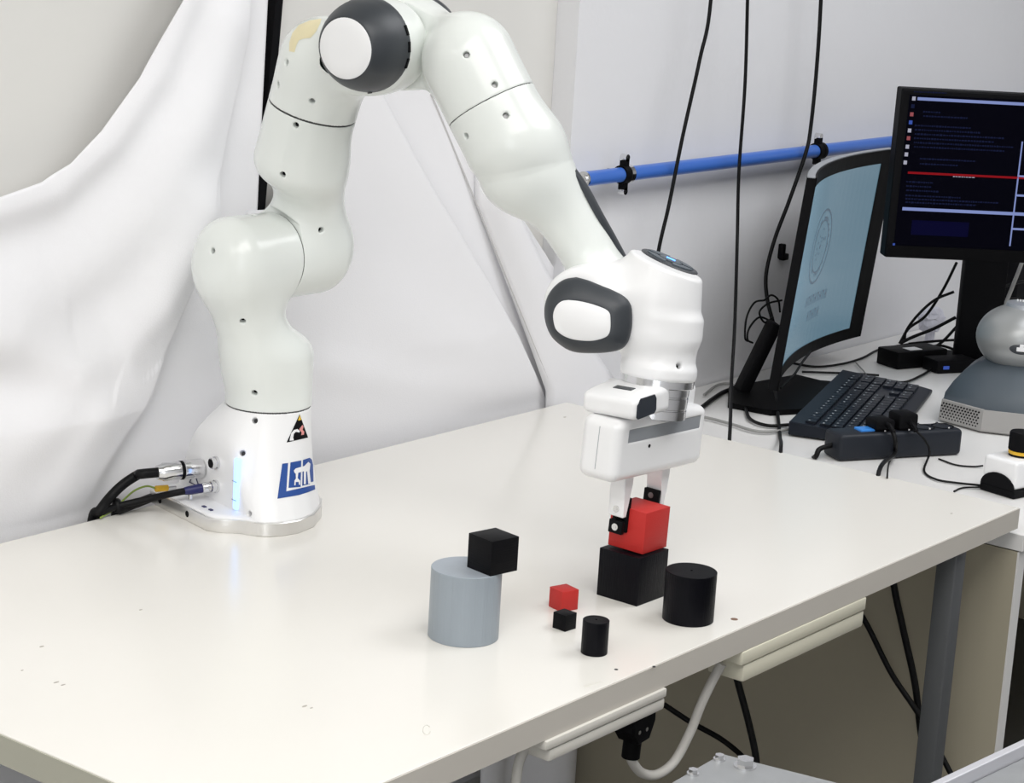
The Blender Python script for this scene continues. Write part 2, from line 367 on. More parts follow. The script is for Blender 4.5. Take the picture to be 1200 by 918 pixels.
_fr = _footr(_t); _frs = np.convolve(np.r_[_fr[-13:-1], _fr, _fr[1:13]], np.ones(25)/25, 'valid')
def f_base(P):
    x, y, z = P.T; th = np.arctan2(y, x); rho = np.hypot(x, y); R = np.interp(th, _t, _frs) - .003
    t = np.clip((.1415 - z) / (.1415 - .017), 0, 1); rear = np.clip(.5 - .75 * np.cos(th), 0, 1)
    q = np.clip((y + .02) / .09, 0, 1); wt = rear * (t ** (1.1 - .36 * q * q * (3 - 2 * q))) + (1 - rear) * (t ** 2.2)
    d = (rho - (.055 + (R - .055) * wt)) * .75
    d = np.maximum(d, z - .1412); 
    cut = np.maximum(x + .072, .0205 - z)   # cut away the space above the rear shelf (negative inside)

    d = smax(d, -cut, .006)
    d = np.maximum(d, .0168 - z); return d
base_pix = [(298.5, 493), (284, 531), (292, 602.5)]
g, hits = carve(f_base, F0, base_pix)
o = place(sdf_obj('base_housing', g, (-.13, -.125, .012), (.085, .125, .147), .0016, M['robotw']), F0); base = o; add_screws(hits, o, M['seam'])
bm = bmesh.new(); prism(bm, [p for p in foot], 0.0002, .0172)
es = [e for e in bm.edges if abs(e.verts[0].co.z - e.verts[1].co.z) < 1e-6]; bmesh.ops.bevel(bm, geom=es, offset=.0008, segments=1, affect='EDGES')
plate = place(B('base_plate', bm, M['alu'], None, True, 40), F0); plate['label'] = 'machined aluminium mounting plate'
for y in (.072, .003):
    bm = bmesh.new(); cylr(bm, (-.1138, y, .0095), (-.108, y, .0095), .0042, n=16); tag(B('bolt_hole', bm, M['pitch'], plate, True), 'black threaded hole')
# status light strips on both sides of the connector panel
for y0 in (-.047,):
    ly = y0
    led = bmesh.new(); box(led, (-.0725, ly, .0565), (.008, .010, .068), bev=.004, seg=3)
    lo = place(B('status_light', led, M['led'], None, True), F0); lo['label'] = 'glowing pale blue light strip'
    for z in (.036, .060):
        s = bmesh.new(); box(s, (-.0766, ly, z), (.001, .0100, .0008)); B('divider', s, M['hgrey'], lo)
# sockets and plugs on the connector panel
def panel_pt(px, py, x=-.072):
    Ri = np.linalg.inv(F0); o_ = Ri[:3, :3] @ CAM + Ri[:3, 3]; d_ = Ri[:3, :3] @ ray(px, py); t = (x - o_[0]) / d_[0]; return Vector(o_ + d_ * t)
def wp(F4, v): return Vector((F4 @ np.array([*v, 1.0]))[:3])
for (px, py, hole) in ((254, 542.5, 1), (254, 570, 0)):
    p = panel_pt(px, py); s = bmesh.new(); lathe(s, [(.0085, 0), (.0085, .003), (.0072, .0035), (.0072, .0085), (.0066, .009)], 20, Matrix.Translation(p) @ Matrix.Rotation(-PI/2, 4, 'Y'))
    so = place(B('socket', s, M['chrome'], None, True), F0); so['label'] = 'round metal socket on the rear panel'
    if hole:
        s = bmesh.new(); cylr(s, p + Vector((-.0085, 0, 0)), p + Vector((-.0096, 0, 0)), .0056, n=16); B('socket_opening', s, M['pitch'], so, True)
# the big motor plug, the network plug, the earth wire: pushed into the robot, things of their own
p0 = wp(F0, panel_pt(237, 549)); p1 = az(184, 554.0, .0545); ax_ = (p1 - p0).normalized()
L1 = (p1 - p0).length
mp_ = thing('motor_plug', 'large round metal plug on the thick black cable behind the robot base', 'plug', p0)
bm = bmesh.new(); Mx = align(ax_).to_4x4(); k = L1
lathe(bm, [(.0118, 0), (.0128, .002), (.0128, k*.42), (.0112, k*.44)], 28, Mx); B('coupling_ring', bm, M['chrome'], mp_, True)
bm = bmesh.new(); lathe(bm, [(.0122, k*.44), (.0122, k*.50)], 28, Mx); B('seal_ring', bm, M['pitch'], mp_, True)
bm = bmesh.new(); lathe(bm, [(.0118, k*.50), (.0118, k*.86), (.0105, k*.9), (.009, k)], 28, Mx); B('plug_body', bm, M['chrome'], mp_, True)
pe = p0 + ax_ * L1
cable('motor_cable', [pe - ax_*.004, pe + ax_*.02, az(160, 557.5, .047), az(143, 569, .036), az(128, 584, .022), az(117, 599, .010), Vector((-.988, .011, T - .012)), Vector((-.990, .012, T - .16))], .0064, M['cable'], 'thick black cable running from the metal plug over the table edge', n=14)
q0 = wp(F0, panel_pt(250, 570)) ; q1 = az(216, 576, .034); aq = (q1 - q0).normalized(); kq = (q1 - q0).length
npg = thing('network_plug', 'slim navy plug in the lower socket of the robot base', 'plug', q0)
bm = bmesh.new(); lathe(bm, [(.0062, -.001), (.0068, .004), (.0068, kq*.35), (.0058, kq*.38)], 20, align(aq).to_4x4()); B('locking_ring', bm, M['chrome'], npg, True)
bm = bmesh.new(); lathe(bm, [(.0058, kq*.38), (.0062, kq*.45), (.0058, kq*.8), (.0048, kq)], 20, align(aq).to_4x4()); B('plug_body', bm, M['navy'], npg, True)
cable('network_cable', [q1 - aq*.003, q1 + aq*.012, az(178, 584, .022), az(140, 593, .012), az(120, 600.5, .008), Vector((-.982, .007, T - .004)), Vector((-.982, .011, T - .16))], .0045, M['cable'], 'thinner black cable running from the navy plug over the table edge', n=12)
e0 = az(184, 573, .028)
ew = thing('earth_wire', 'thin green and yellow earth wire with a yellow lug beside the robot base', 'wire', e0)
bm = bmesh.new(); tube(bm, [(0, 0, 0)] + [az(a, b, z) - e0 for a, b, z in ((172, 570, .028), (158, 575, .022), (146, 585, .014), (135, 596, .006), (118, 607, .003))], .0013, 8); B('wire', bm, M['green'], ew, True)
dl = (az(196, 572, .027) - e0); bm = bmesh.new(); cylr(bm, -dl * .1, dl * 1.0, .0042, n=12); B('lug_sleeve', bm, M['yellow'], ew, True)
bm = bmesh.new(); cylr(bm, dl, dl * 1.8, .0024, n=10); B('lug_ring', bm, M['chrome'], ew, True)
bm = bmesh.new(); cylr(bm, wp(F0, (-.098, .022, .0222)) - e0, wp(F0, (-.098, .022, .03)) - e0, .003, n=10); B('lug_screw', bm, M['chrome'], ew, True)
cable('power_lead', [az(196, 577, .006), az(176, 584, .0065), az(158, 591, .0065), az(140, 598, .0065), Vector((-.955, .004, T + .002)), Vector((-.955, .011, T - .16))], .0058, M['cable'], 'short black cable lying flat on the table behind the base plate', n=10)
# rear shelf marks
bm = bmesh.new()
for (x, y) in ((-.098, -.028), (-.098, -.012)): box(bm, (x, y, .0212), (.004, .006, .0012))
rs = place(B('shelf_mark', bm, M['navy']), F0)
bm = bmesh.new()
for a, b in (((-.001, -.012), (-.001, .012)), ((-.001, .012), (.014, 0)), ((.014, 0), (-.001, -.012))):
    A_ = panel_pt(228, 567) + Vector((-.0006, a[1], a[0])); B_ = panel_pt(228, 567) + Vector((-.0006, b[1], b[0])); tube(bm, [A_, B_], .0007, 5, 1)
o = place(B('warning_outline', bm, M['navy']), F0)

def pod(P, s): return 0
# link 1: column with a side lobe
def f_l1(P, zb=-.1905):
    d = scyl(P, (0, 0, zb), (0, 0, -.100), .055, .028); d = np.minimum(d, scyl(P, (0, 0, zb), (0, 0, -.14), .055, .0015))
    n = caps(P, (0, -.020, -.125), (0, -.057, -.025), .0425, .046)
    l = scyl(P, (0, -.106, 0), (0, -.0006, 0), .055, .036); l = np.minimum(l, scyl(P, (0, -.06, 0), (0, -.0006, 0), .055, .0015))
    e = smin(smin(d, n, .035), l, .03); z = P[:, 2]
    return np.maximum(e, (P[:, 1] + .0006) - 1.2 * np.maximum(0, -.056 - z))
def f_l2(P):                                # frame 2: column along -y, lobe along +z
    return f_l1(np.stack([P[:, 0], -P[:, 2], P[:, 1]], 1), -.1985)
def f_l3(P):                                # frame 3: column along z from -.1245 up, bending over to the elbow axis at x=.0825; its lobe on the near side (-y is the elbow axis)
    col = caps(P, (0, 0, -.2), (0, 0, -.056), .055); col = np.maximum(col, -.1155 - P[:, 2])
    n = caps(P, (.012, -.012, -.06), (.075, -.030, -.004), .042, .045)
    l = scyl(P, (.0825, -.050, 0), (.0825, -.0006, 0), .0525, .006)
    return smin(col, np.maximum(smin(n, l, .03), P[:, 1] + .0006), .03)
def f_l4(P):                                # frame 4: column along +y at x=-.0825, lobe on the far side (-z)
    X, Y, Z = P.T; 
    col = caps(P, (-.0825, .2, 0), (-.0825, .066, 0), .055); col = np.maximum(col, Y - .1240)
    n = caps(P, (-.070, .06, -.012), (-.008, .004, -.03), .042, .045)
    l = scyl(P, (0, 0, -.050), (0, 0, -.0006), .0525, .006)
    return smin(col, np.maximum(smin(n, l, .03), Z + .0006), .03)
def f_l5(P):                                # frame 5: full column near the seam, then a slim forearm set back towards +y
    col = np.minimum(caps(P, (0, 0, -.32), (0, 0, -.212), .055), caps(P, (0, 0, -.212), (.010, .006, -.176), .055, .0445)); col = np.maximum(col, -.2590 - P[:, 2])
    arm = caps(P, (-.009, .020, -.185), (-.0135, .054, -.035), .0385, .0315)
    hub = scyl(P, (0, .012, 0), (0, .088, 0), .040, .012)
    return smin(smin(col, arm, .045), hub, .03)
def f_l6(P):                                # frame 6: wrist hub on the near side of the forearm, reaching over to the flange axis
    hub = scyl(P, (-.006, 0, -.010), (-.006, 0, .046), .043, .010)
    br = sbox(P, (.042, -.001, .006), (.052, .042, .039), .026)
    top = caps(P, (-.002, .0, .006), (.060, .028, .004), .039, .039)
    return smin(smin(hub, br, .02), top, .02)
def f_l7(P):                                # frame 7: vertical wrist column along z
    col = scyl(P, (0, -.010, -.10), (0, .002, .033), .0405, .010)
    low = scyl(P, (0, 0, .0), (0, 0, .070), .0408, .003)
    foot_ = scyl(P, (0, 0, .058), (0, 0, .070), .0422, .003)
    return smin(smin(col, low, .014), foot_, .012)
M76 = np.linalg.inv(FR[6]) @ FR[7]
def f_wrist(P):                             # one casting: hub and column blended together, in frame 7
    P6 = P @ M76[:3, :3].T + M76[:3, 3]
    return smin(f_l7(P), f_l6(P6), .022)
# pilot disc on the sloping head of the wrist
def cutplane(f, p, n, k=.004):
    p = np.array(p); n = np.array(n) / np.linalg.norm(n)
    return lambda P: smax(f(P), (P - p) @ n, k)
F7 = FR[7]; F6 = FR[6]
camdir = CAM - F7[:3, 3]; camdir /= np.linalg.norm(camdir)
left_w = -RC[:, 0]; up = np.array([0, 0, 1.0])
nW = up * .93 - left_w * .33 + 0 * camdir; nL = F7[:3, :3].T @ nW
pL = np.array([0, 0, -.052])
f7c = cutplane(f_wrist, pL + nL * .004, nL)
links = [('shoulder_lower_link', f_l1, FR[1], (-.062, -.112, -.196), (.062, .062, .062), [(298, 461), (249, 294), (284.5, 377), (297, 252.5), (332, 252)], M['robot']),
         ('shoulder_upper_link', f_l2, FR[2], (-.062, -.204, -.062), (.062, .062, .112), [(376.5, 270), (331, 205), (346.5, 147)], M['robot']),
         ('upper_arm_link', f_l3, FR[3], (-.062, -.065, -.13), (.145, .062, .065), [(365.5, 119), (335.5, 73), (325.5, 99)], M['robot']),
         ('elbow_link', f_l4, FR[4], (-.145, -.065, -.062), (.062, .13, .062), [(546.5, 64), (580, 99)], M['robot']),
         ('forearm_link', f_l5, FR[5], (-.070, -.068, -.264), (.068, .098, .052), [(593, 135), (546, 159.5)], M['robot']),
         #
         ('wrist_body', f7c, FR[7], (-.085, -.150, -.105), (.070, .054, .078), [(796, 429)], M['robotw'])]
LK = {}
for nm, f, F4, lo_, hi_, pix, m in links:
    g, hits = carve(f, F4, pix)
    if nm in ('elbow_link', 'forearm_link'): pass
    o = place(sdf_obj(nm, g, lo_, hi_, H, m), F4); LK[nm] = (o, f, F4)
    add_screws(hits, o, M['screw'] if nm in ('upper_arm_link', 'elbow_link', 'forearm_link') else M['pitch'])
# dark gap rings between neighbouring links
def gap(nm, a, b, r, F4):
    bm = bmesh.new(); cylr(bm, a, b, r, n=64); place(B(nm, bm, M['seam'], None, True), F4)
gap('joint_gap', (0, 0, -.1935), (0, 0, -.188), .0540, FR[1]); gap('joint_gap', (0, -.003, 0), (0, .003, 0), .0540, FR[1])
gap('joint_gap', (0, 0, -.119), (0, 0, -.113), .0540, FR[3]); gap('joint_gap', (.0825, -.003, 0), (.0825, .003, 0), .050, FR[3])
gap('joint_gap', (0, 0, -.261), (0, 0, -.257), .0540, FR[5])
# elbow caps: dark domes with a white face
def cap_obj(F4, z0, z1, r0, r1, rw, sgn):
    bm = bmesh.new(); n = 48; pr = []
    for t in np.linspace(0, 1, 9):
        pr.append((r0 + (r1 - r0) * (t ** 2.4), z0 + (z1 - z0) * t))
    pr = [(r0 * .93, z0 - .0), (r0 * 1.0, z0 + .002), (r0 * 1.005, z0 + .010)] + pr[2:] + [(r1 - .0015, z1 + .0012)]
    Ms = Matrix.Scale(sgn, 4, (0, 0, 1))
    lathe(bm, pr, n, Ms); o = place(B('elbow_cap', bm, M['dgrey'], None, True, 40), F4); o['label'] = 'dark grey elbow cap'
    bm = bmesh.new(); lathe(bm, [(rw, z1 - .002), (rw, z1 + .0016), (rw - .002, z1 + .0028), (rw * .6, z1 + .0038), (.001, z1 + .0042)], n, Ms); tag(B('cap_face', bm, M['robotw'], o, True, 50), 'white round face of the cap')
    return o
F4c = FR[4] @ np.array(Matrix.Translation((-.0015, -.0035, 0)))
cap = cap_obj(F4c, .044, .098, .0550, .0378, .0352, 1)
for a in (2.25, 2.6, 2.95):                                     # vent slots and a screw at the rim of the near cap
    p = Vector((.0548*math.cos(a), .0548*math.sin(a), .050)); bm = bmesh.new(); box(bm, p, (.003, .012, .004), Matrix.Rotation(a, 3, 'Z')); B('vent_slot', bm, M['pitch'], cap)
bm = bmesh.new(); cylr(bm, (.0545*math.cos(1.15), .0545*math.sin(1.15), .060), (.0555*math.cos(1.15), .0555*math.sin(1.15), .060), .0028, n=12); B('cap_screw', bm, M['pitch'], cap, True)
cap_obj(FR[4], .048, .088, .0565, .042, .038, -1)
# forearm back cover: slim dark strip along the outer edge
pts = []
for (px, py) in ((686, 205), (700, 232), (716, 262), (738, 298)):
    pts.append((px, py))
Ri5 = np.linalg.inv(FR[5])
bm = bmesh.new(); tube(bm, [(-.0445, .036, -.158), (-.0470, .040, -.128), (-.0462, .044, -.09), (-.0445, .050, -.06), (-.0430, .054, -.034)], .0050, 10)
bmesh.ops.scale(bm, vec=(1, 2.4, 1), space=Matrix.Translation((0, -.046, 0)), verts=bm.verts[:])
o = place(B('forearm_cover', bm, M['dgrey'], None, True, 60), FR[5]); o['label'] = 'dark grey strip along the back of the forearm'
# wrist ring with white face, on the near side of the wrist hub
ring_o = [(672.7, 325.5), (686, 329), (700, 334.5), (716, 341), (730, 349), (737, 359), (738.5, 372), (737.5, 388), (733, 403), (724, 411), (706, 414.5), (683, 415), (668, 413), (656, 407), (644, 396), (637, 381), (635, 365), (638.5, 349), (647, 336.5), (659, 328)]
ring_i = [(667.7, 351), (678, 352), (688, 354), (700, 357.5), (711, 362), (716, 367), (717, 374), (716.8, 385), (714.5, 392), (709, 396), (698, 399), (686, 399.3), (672, 397.5), (661, 393), (653, 386), (650, 377), (649.5, 368), (652, 360), (656.5, 354.5), (661.5, 351.8)]
def plane_local(px, py, z, F4):
    Ri = np.linalg.inv(F4); o_ = Ri[:3, :3] @ CAM + Ri[:3, 3]; d_ = Ri[:3, :3] @ ray(px, py); t = (z - o_[2]) / d_[2]; return Vector(o_ + d_ * t)
def sm(l): return [tuple(v)[:2] for v in spline([(x, y, 0) for x, y in l + [l[0]]], 4)[:-1]]
co = sm(ring_o); ci = sm(ring_i); zc = .050
def loop(pl, z, s=1.0, zr=.062):
    P = [plane_local(x, y, zr, FR[6]) for x, y in pl]; c = sum(P, Vector()) / len(P); return [Vector((c.x + (p.x - c.x) * s, c.y + (p.y - c.y) * s, z)) for p in P]
def loft(bm, loops, cap0=True, cap1=True):
    R = [[bm.verts.new(p) for p in l] for l in loops]; n = len(R[0])
    for a, b in zip(R, R[1:]):
        for i in range(n): bm.faces.new((a[i], a[(i+1) % n], b[(i+1) % n], b[i]))
    if cap0: bm.faces.new(R[0][::-1])
    if cap1: bm.faces.new(R[-1])
Lo = loop(co, .0); Li = loop(ci, .0)
mix = lambda t, z: [Vector((a.x*(1-t) + b.x*t, a.y*(1-t) + b.y*t, z)) for a, b in zip(Lo, Li)]
bm = bmesh.new(); loft(bm, [loop(co, .036, .935), loop(co, .040, .965), loop(co, .047, .99), mix(0, .051), mix(.12, .056), mix(.5, .063), mix(.9, .0675), mix(1.0, .0675)]); ro = place(B('wrist_ring', bm, M['dgrey'], None, True, 50), FR[6]); ro['label'] = 'dark grey rounded ring'
bm = bmesh.new(); loft(bm, [mix(1.015, .066), mix(1.015, .0682), mix(1.08, .0692)]); tag(B('ring_face', bm, M['robotw'], ro, True, 50), 'white face inside the ring')
# pilot disc
u1 = np.cross(nL, F7[:3, :3].T @ camdir); u1 /= np.linalg.norm(u1); v1 = np.cross(nL, u1)
Md = Matrix([[*(u1[i], v1[i], nL[i], (pL + nL * .0035)[i])] for i in range(3)] + [[0, 0, 0, 1]])
cpx = plane_local  # disc centre found on its own plane
def on_plane(px, py, F4, p, n):
    Ri = np.linalg.inv(F4); o_ = Ri[:3, :3] @ CAM + Ri[:3, 3]; d_ = Ri[:3, :3] @ ray(px, py); t = ((p - o_) @ n) / (d_ @ n); return o_ + d_ * t
cc = on_plane(784.5, 307.5, F7, pL + nL * .004, nL)
for i in range(3): Md[i][3] = cc[i]
bm = bmesh.new(); lathe(bm, [(.0345, -.003), (.0355, .0008), (.034, .002), (.031, .0022)], 48, Md); pd = place(B('control_disc', bm, M['dgrey'], None, True, 40), F7); pd['label'] = 'dark grey round button disc'
for k_, (a0, a1) in enumerate(((.15, 1.35), (1.65, 2.95), (3.3, 4.55), (4.85, 6.1))):
    pts = [(.029*math.cos(a), .029*math.sin(a)) for a in np.linspace(a0, a1, 9)] + [(.0165*math.cos(a), .0165*math.sin(a)) for a in np.linspace(a1 - .1, a0 + .1, 9)]
    bm = bmesh.new(); prism(bm, pts, .002, .0036, Md); B('button', bm, M['slate'], pd)
bm = bmesh.new(); lathe(bm, [(.014, .002), (.014, .0036), (.0125, .0042)], 32, Md); ctr = B('centre_button', bm, M['slate'], pd, True, 40)
bm = bmesh.new(); box(bm, (0, 0, .0044), (.011, .007, .0006), bev=.0002); bmesh.ops.transform(bm, matrix=Md, verts=bm.verts[:]); tag(B('lit_mark', bm, M['pilot'], pd), 'glowing blue mark')
# flange
def lat(nm, prof, m, F4, lab=None):
    bm = bmesh.new(); lathe(bm, prof, 48); o = place(B(nm, bm, m, None, True, 30), F4)
    if lab: o['label'] = lab
    return o
lat('flange_ring', [(.041, .068), (.0428, .0695), (.0428, .0795), (.0415, .0805), (.0385, .081)], M['chrome'], F7, 'polished steel flange ring')
lat('flange_adapter', [(.0385, .0805), (.0385, .0895), (.0378, .090), (.0378, .0915), (.0385, .092), (.0385, .104), (.0378, .1045), (.0378, .106), (.0385, .1065), (.0385, .1165), (.034, .118)], M['chrome'], F7, 'steel adapter cylinder with grooves')
# gripper
c, s = math.cos(-PI/4), math.sin(-PI/4)
Hh = F7 @ np.array([[c, -s, 0, 0], [s, c, 0, 0], [0, 0, 1, .1135], [0, 0, 0, 1]])
# keep the hand level across its length, as it hangs over the stacked blocks
zax = Hh[:3, 2]; zax = zax / np.linalg.norm(zax); zax = np.array([-.045, .030, -1.0]); zax /= np.linalg.norm(zax); yax = np.array([.9985, .01, 0]); yax -= zax * (yax @ zax); yax /= np.linalg.norm(yax); xax = np.cross(yax, zax)
HF = np.eye(4); HF[:3, 0] = xax; HF[:3, 1] = yax; HF[:3, 2] = zax; HF[:3, 3] = Hh[:3, 3] + np.array([-.004, .005, .006])
def f_hand(P):
    d = sbox(P, (0, 0, .037), (.0265, .094, .038), .012)
    X, Y, Z = P.T
    d = smax(d, (np.abs(Y) * .28 + (.036 - Z) * .96) - .058, .012)     # shoulders sloping at the ends
    d = smax(d, -sbox(P, (-.0265, .003, .021), (.0022, .076, .0078), .001), .001)
    return d
hand = place(sdf_obj('gripper_body', f_hand, (-.036, -.106, -.002), (.036, .106, .076), .0015, M['robotw']), HF); hand['label'] = 'white gripper housing'
bm = bmesh.new(); box(bm, (-.0252, .003, .021), (.001, .150, .0150)); tag(B('window_strip', bm, M['hgrey'], hand), 'grey translucent window strip')
bm = bmesh.new(); cylr(bm, (-.0269, -.028, .037), (-.026, -.028, .037), .0022, n=12); B('indicator_hole', bm, M['pitch'], hand)
bm = bmesh.new(); box(bm, (.004, .080, -.006), (.026, .018, .026), bev=.004); tag(B('end_block', bm, M['robotw'], hand, True), 'small white block on the far end')
bm = bmesh.new(); cylr(bm, (-.012, .0, -.014), (-.012, .0, .006), .021, n=32); tag(B('mounting_neck', bm, M['chrome'], hand, True), 'steel mounting neck')
bm = bmesh.new(); box(bm, (.0, -.0938, .037), (.0007, .0010, .05)); B('housing_joint', bm, M['hgrey'], hand)
bm = bmesh.new(); tube(bm, [(.02, .07, -.004), (.025, .066, -.022), (.022, .05, -.032), (.01, .036, -.03)], .0055, 10); tag(B('gripper_cable', bm, M['cable'], hand, True, 60), 'black cable behind the flange')
# camera module on the near side of the flange (the white box with two dark windows)
cz0 = .2275
cn = az(742.5, 494.5, cz0)
cm_l = Matrix.Translation(cn + Vector((.0345, .0350, .0145)))
def f_cam(P):
    d = sbox(P, (0, 0, 0), (.0375, .0365, .0148), .0075)
    return smax(d, P[:, 2] * .95 - P[:, 0] * .30 - .0185, .006)
Rz = Matrix.Rotation(.02, 4, 'Z') @ Matrix.Rotation(-.04, 4, 'X')
CM = np.array(cm_l @ Rz)
cmo = place(sdf_obj('wrist_camera', f_cam, (-.043, -.05, -.02), (.043, .05, .02), .0013, M['robotw']), CM); cmo['label'] = 'white camera box with two dark windows'
M4c = Matrix(CM.tolist())
bm = bmesh.new(); pts = [(-.013, -.0085), (-.0115, -.010), (.011, -.0085), (.0135, -.0055), (.0135, .0045), (.011, .0085), (-.008, .0080), (-.0125, .002)]
prism(bm, pts, .0, .0016, Matrix.Translation((-.0150, -.0360, -.0005)) @ Matrix.Diagonal((1.45, 1, 1.28, 1)) @ Matrix.Rotation(PI/2, 4, 'X')); tag(B('front_window', bm, M['glass'], cmo), 'black glossy lens window')
hs = march(f_cam, CM, 731.5, 455)
bm = bmesh.new(); box(bm, (0, 0, 0), (.0100, .0250, .0014), Matrix(((1, 0, 0), (0, 1, 0), (0, 0, 1))) @ Vector((0, 0, 1)).rotation_difference(Vector(hs[1])).to_matrix(), bev=.0005)
bmesh.ops.translate(bm, vec=Vector(hs[0]), verts=bm.verts[:]); tag(B('top_window', bm, M['dgrey'], cmo), 'dark slot on top')
bm = bmesh.new(); cylr(bm, (.020, .028, .0), (.040, .045, .0), .012, n=20); B('bracket', bm, M['robotw'], cmo, True)
# fingers
def HP(x, y, z): return wp(HF, (x, y, z))
cubeY = .0335
for sg in (-1, 1):
    fo = bmesh.new(); pr = [(.032*sg, .070), (.050*sg, .070), (.050*sg, .088), (.0455*sg, .106), (.0455*sg, .126), (.0385*sg, .126), (.0375*sg, .106), (.032*sg, .088)]
    Mf = Matrix(((0, 0, 1, 0), (1, 0, 0, 0), (0, 1, 0, 0), (0, 0, 0, 1)))
    prism(fo, pr, -.0105, .0105, Mf); bmesh.ops.bevel(fo, geom=fo.edges[:], offset=.0012, segments=1, affect='EDGES')
    f_ = place(B('finger', fo, M['robotw']), HF @ np.array(Matrix.Translation((0, .006 if sg < 0 else .001, 0)))); f_['label'] = 'white angled gripper finger'
    b2 = bmesh.new(); box(b2, (0, .036*sg, .0715), (.014, .014, .006), bev=.001); B('finger_carriage', b2, M['chrome'], f_)
    b2 = bmesh.new(); box(b2, (0, .0330*sg, .1245), (.021, .0055, .042), bev=.0012); box(b2, (0, .0405*sg, .139), (.019, .006, .016), bev=.001)
    pad_ = tag(B('finger_pad', b2, M['pitch'], f_, True), 'black gripping pad'); b2 = bmesh.new(); cylr(b2, (0, .0300*sg, .111), (0, .0306*sg, .111), .0036, n=14); B('pad_screw', b2, M['screw'], pad_, True)
    for z, yy in ((.117, .0465), (.139, .0445)):
        b2 = bmesh.new(); cylr(b2, (0, (yy - .002)*sg, z), (0, yy*sg, z), .0042, n=16); cylr(b2, (0, yy*sg, z), (0, (yy + .0003)*sg, z), .002, n=6); B('finger_screw', b2, M['chrome'], f_, True)
# yellowed tape on the upper arm, red smear on the shoulder, stickers on the base
def pz(l, x0, y0, s): return [(x0 + x / s, y0 + y / s) for x, y in l]
decal('tape_patch', [pz([(555, 240), (556, 200), (570, 155), (600, 118), (650, 97), (705, 88), (700, 110), (680, 150), (655, 178), (620, 182), (600, 190), (588, 215), (580, 245)], 200, 0, 3.99)], LK['upper_arm_link'][1], FR[3], .0004, M['tape'], LK['upper_arm_link'][0])['label'] = 'yellowed tape remnant'
decal('smear', [[(246, 255), (250, 252), (257, 252), (261, 254), (255, 256), (249, 257)]], f_l1, FR[1], .0003, M['rose'], LK['shoulder_lower_link'][0])['label'] = 'faint red smear'
Z = lambda l: pz(l, 250, 470, 5.4)
d1 = decal('warning_triangle', [Z([(545, 84), (598, 232), (462, 264)])], f_base, F0, .0004, M['pitch'], base); d1['label'] = 'black triangular warning sticker'
decal('triangle_tip', [Z([(545, 90), (555, 118), (545, 124), (533, 122)])], f_base, F0, .0007, M['orange'], base)['label'] = 'yellow tip of the warning sticker'
decal('triangle_arm', [Z([(480, 252), (490, 205), (508, 184), (530, 178), (545, 190), (542, 200), (520, 196), (507, 208), (503, 232), (507, 250)])], f_base, F0, .0007, M['white'], base)['label'] = 'white robot arm drawn on the warning sticker'
decal('triangle_mark', [Z([(540, 180), (560, 152), (568, 160), (562, 182), (573, 196), (570, 214), (553, 217), (556, 200)])], f_base, F0, .0007, M['rose'], base)['label'] = 'pale red impact mark on the warning sticker'
decal('logo_letter', [Z([(435, 398), (472, 393), (461, 573), (640, 532), (643, 560), (600, 578), (540, 597), (405, 620)])], f_base, F0, .0004, M['logo'], base)['label'] = 'large blue letter L of the logo'
decal('logo_letter', [Z([(487, 390), (555, 377), (551, 545), (475, 551)])], f_base, F0, .0004, M['logo'], base)['label'] = 'blue middle letter of the logo'
decal('logo_letter', [Z([(566, 374), (608, 360), (622, 372), (630, 405), (632, 510), (612, 516), (609, 527), (561, 538)])], f_base, F0, .0004, M['logo'], base)['label'] = 'blue letter N of the logo'
decal('logo_arm', [Z([(507, 442), (518, 428), (572, 413), (598, 386), (611, 398), (606, 445), (614, 520), (598, 528), (590, 445), (584, 450), (582, 528), (570, 528), (570, 446), (535, 456), (531, 490), (547, 506), (546, 532), (539, 532), (537, 513), (519, 514), (518, 535), (510, 535), (511, 505), (520, 492), (519, 462), (511, 455)])], f_base, F0, .0007, M['white'], base)['label'] = 'white robot arm silhouette across the logo'
# ================================================================ PRINTED BLOCKS
def block(name, x, y, yaw, s, z, m, label, cat='block', R=None, h=None, group=None):
    bm = bmesh.new(); box(bm, (0, 0, s/2), (s, s, s), bev=.0006, seg=2); o = B(name, bm, m, None, True, 30); o.location = (x, y, z); o.rotation_euler = (0, 0, yaw); return tag(o, label, cat, group)
block('block', -.7296, -.6360, -.0156, .0579, T, M['blkb'], 'large black cube on the table, under the red cube held by the gripper')
bm = bmesh.new(); sR = .0495; box(bm, (0, 0, 0), (sR, sR, sR), bev=.0007, seg=2); rb = B('block', bm, M['red'], None, True, 30)
rc = az(749.0, 616.0, .0579 + .0262); rb.location = (-.7285, -.6365, T + .0579 + .0262); rb.rotation_euler = (0, 0, -.0); 
rb.location = rc
rb.rotation_mode = 'QUATERNION'; tilt = Vector((0, 0, 1)).rotation_difference(Vector(tuple(-zax * .5 + np.array([0, 0, .5]) )))
rb.rotation_quaternion = tilt; tag(rb, 'large red cube held between the gripper fingers above the black cube', 'block')

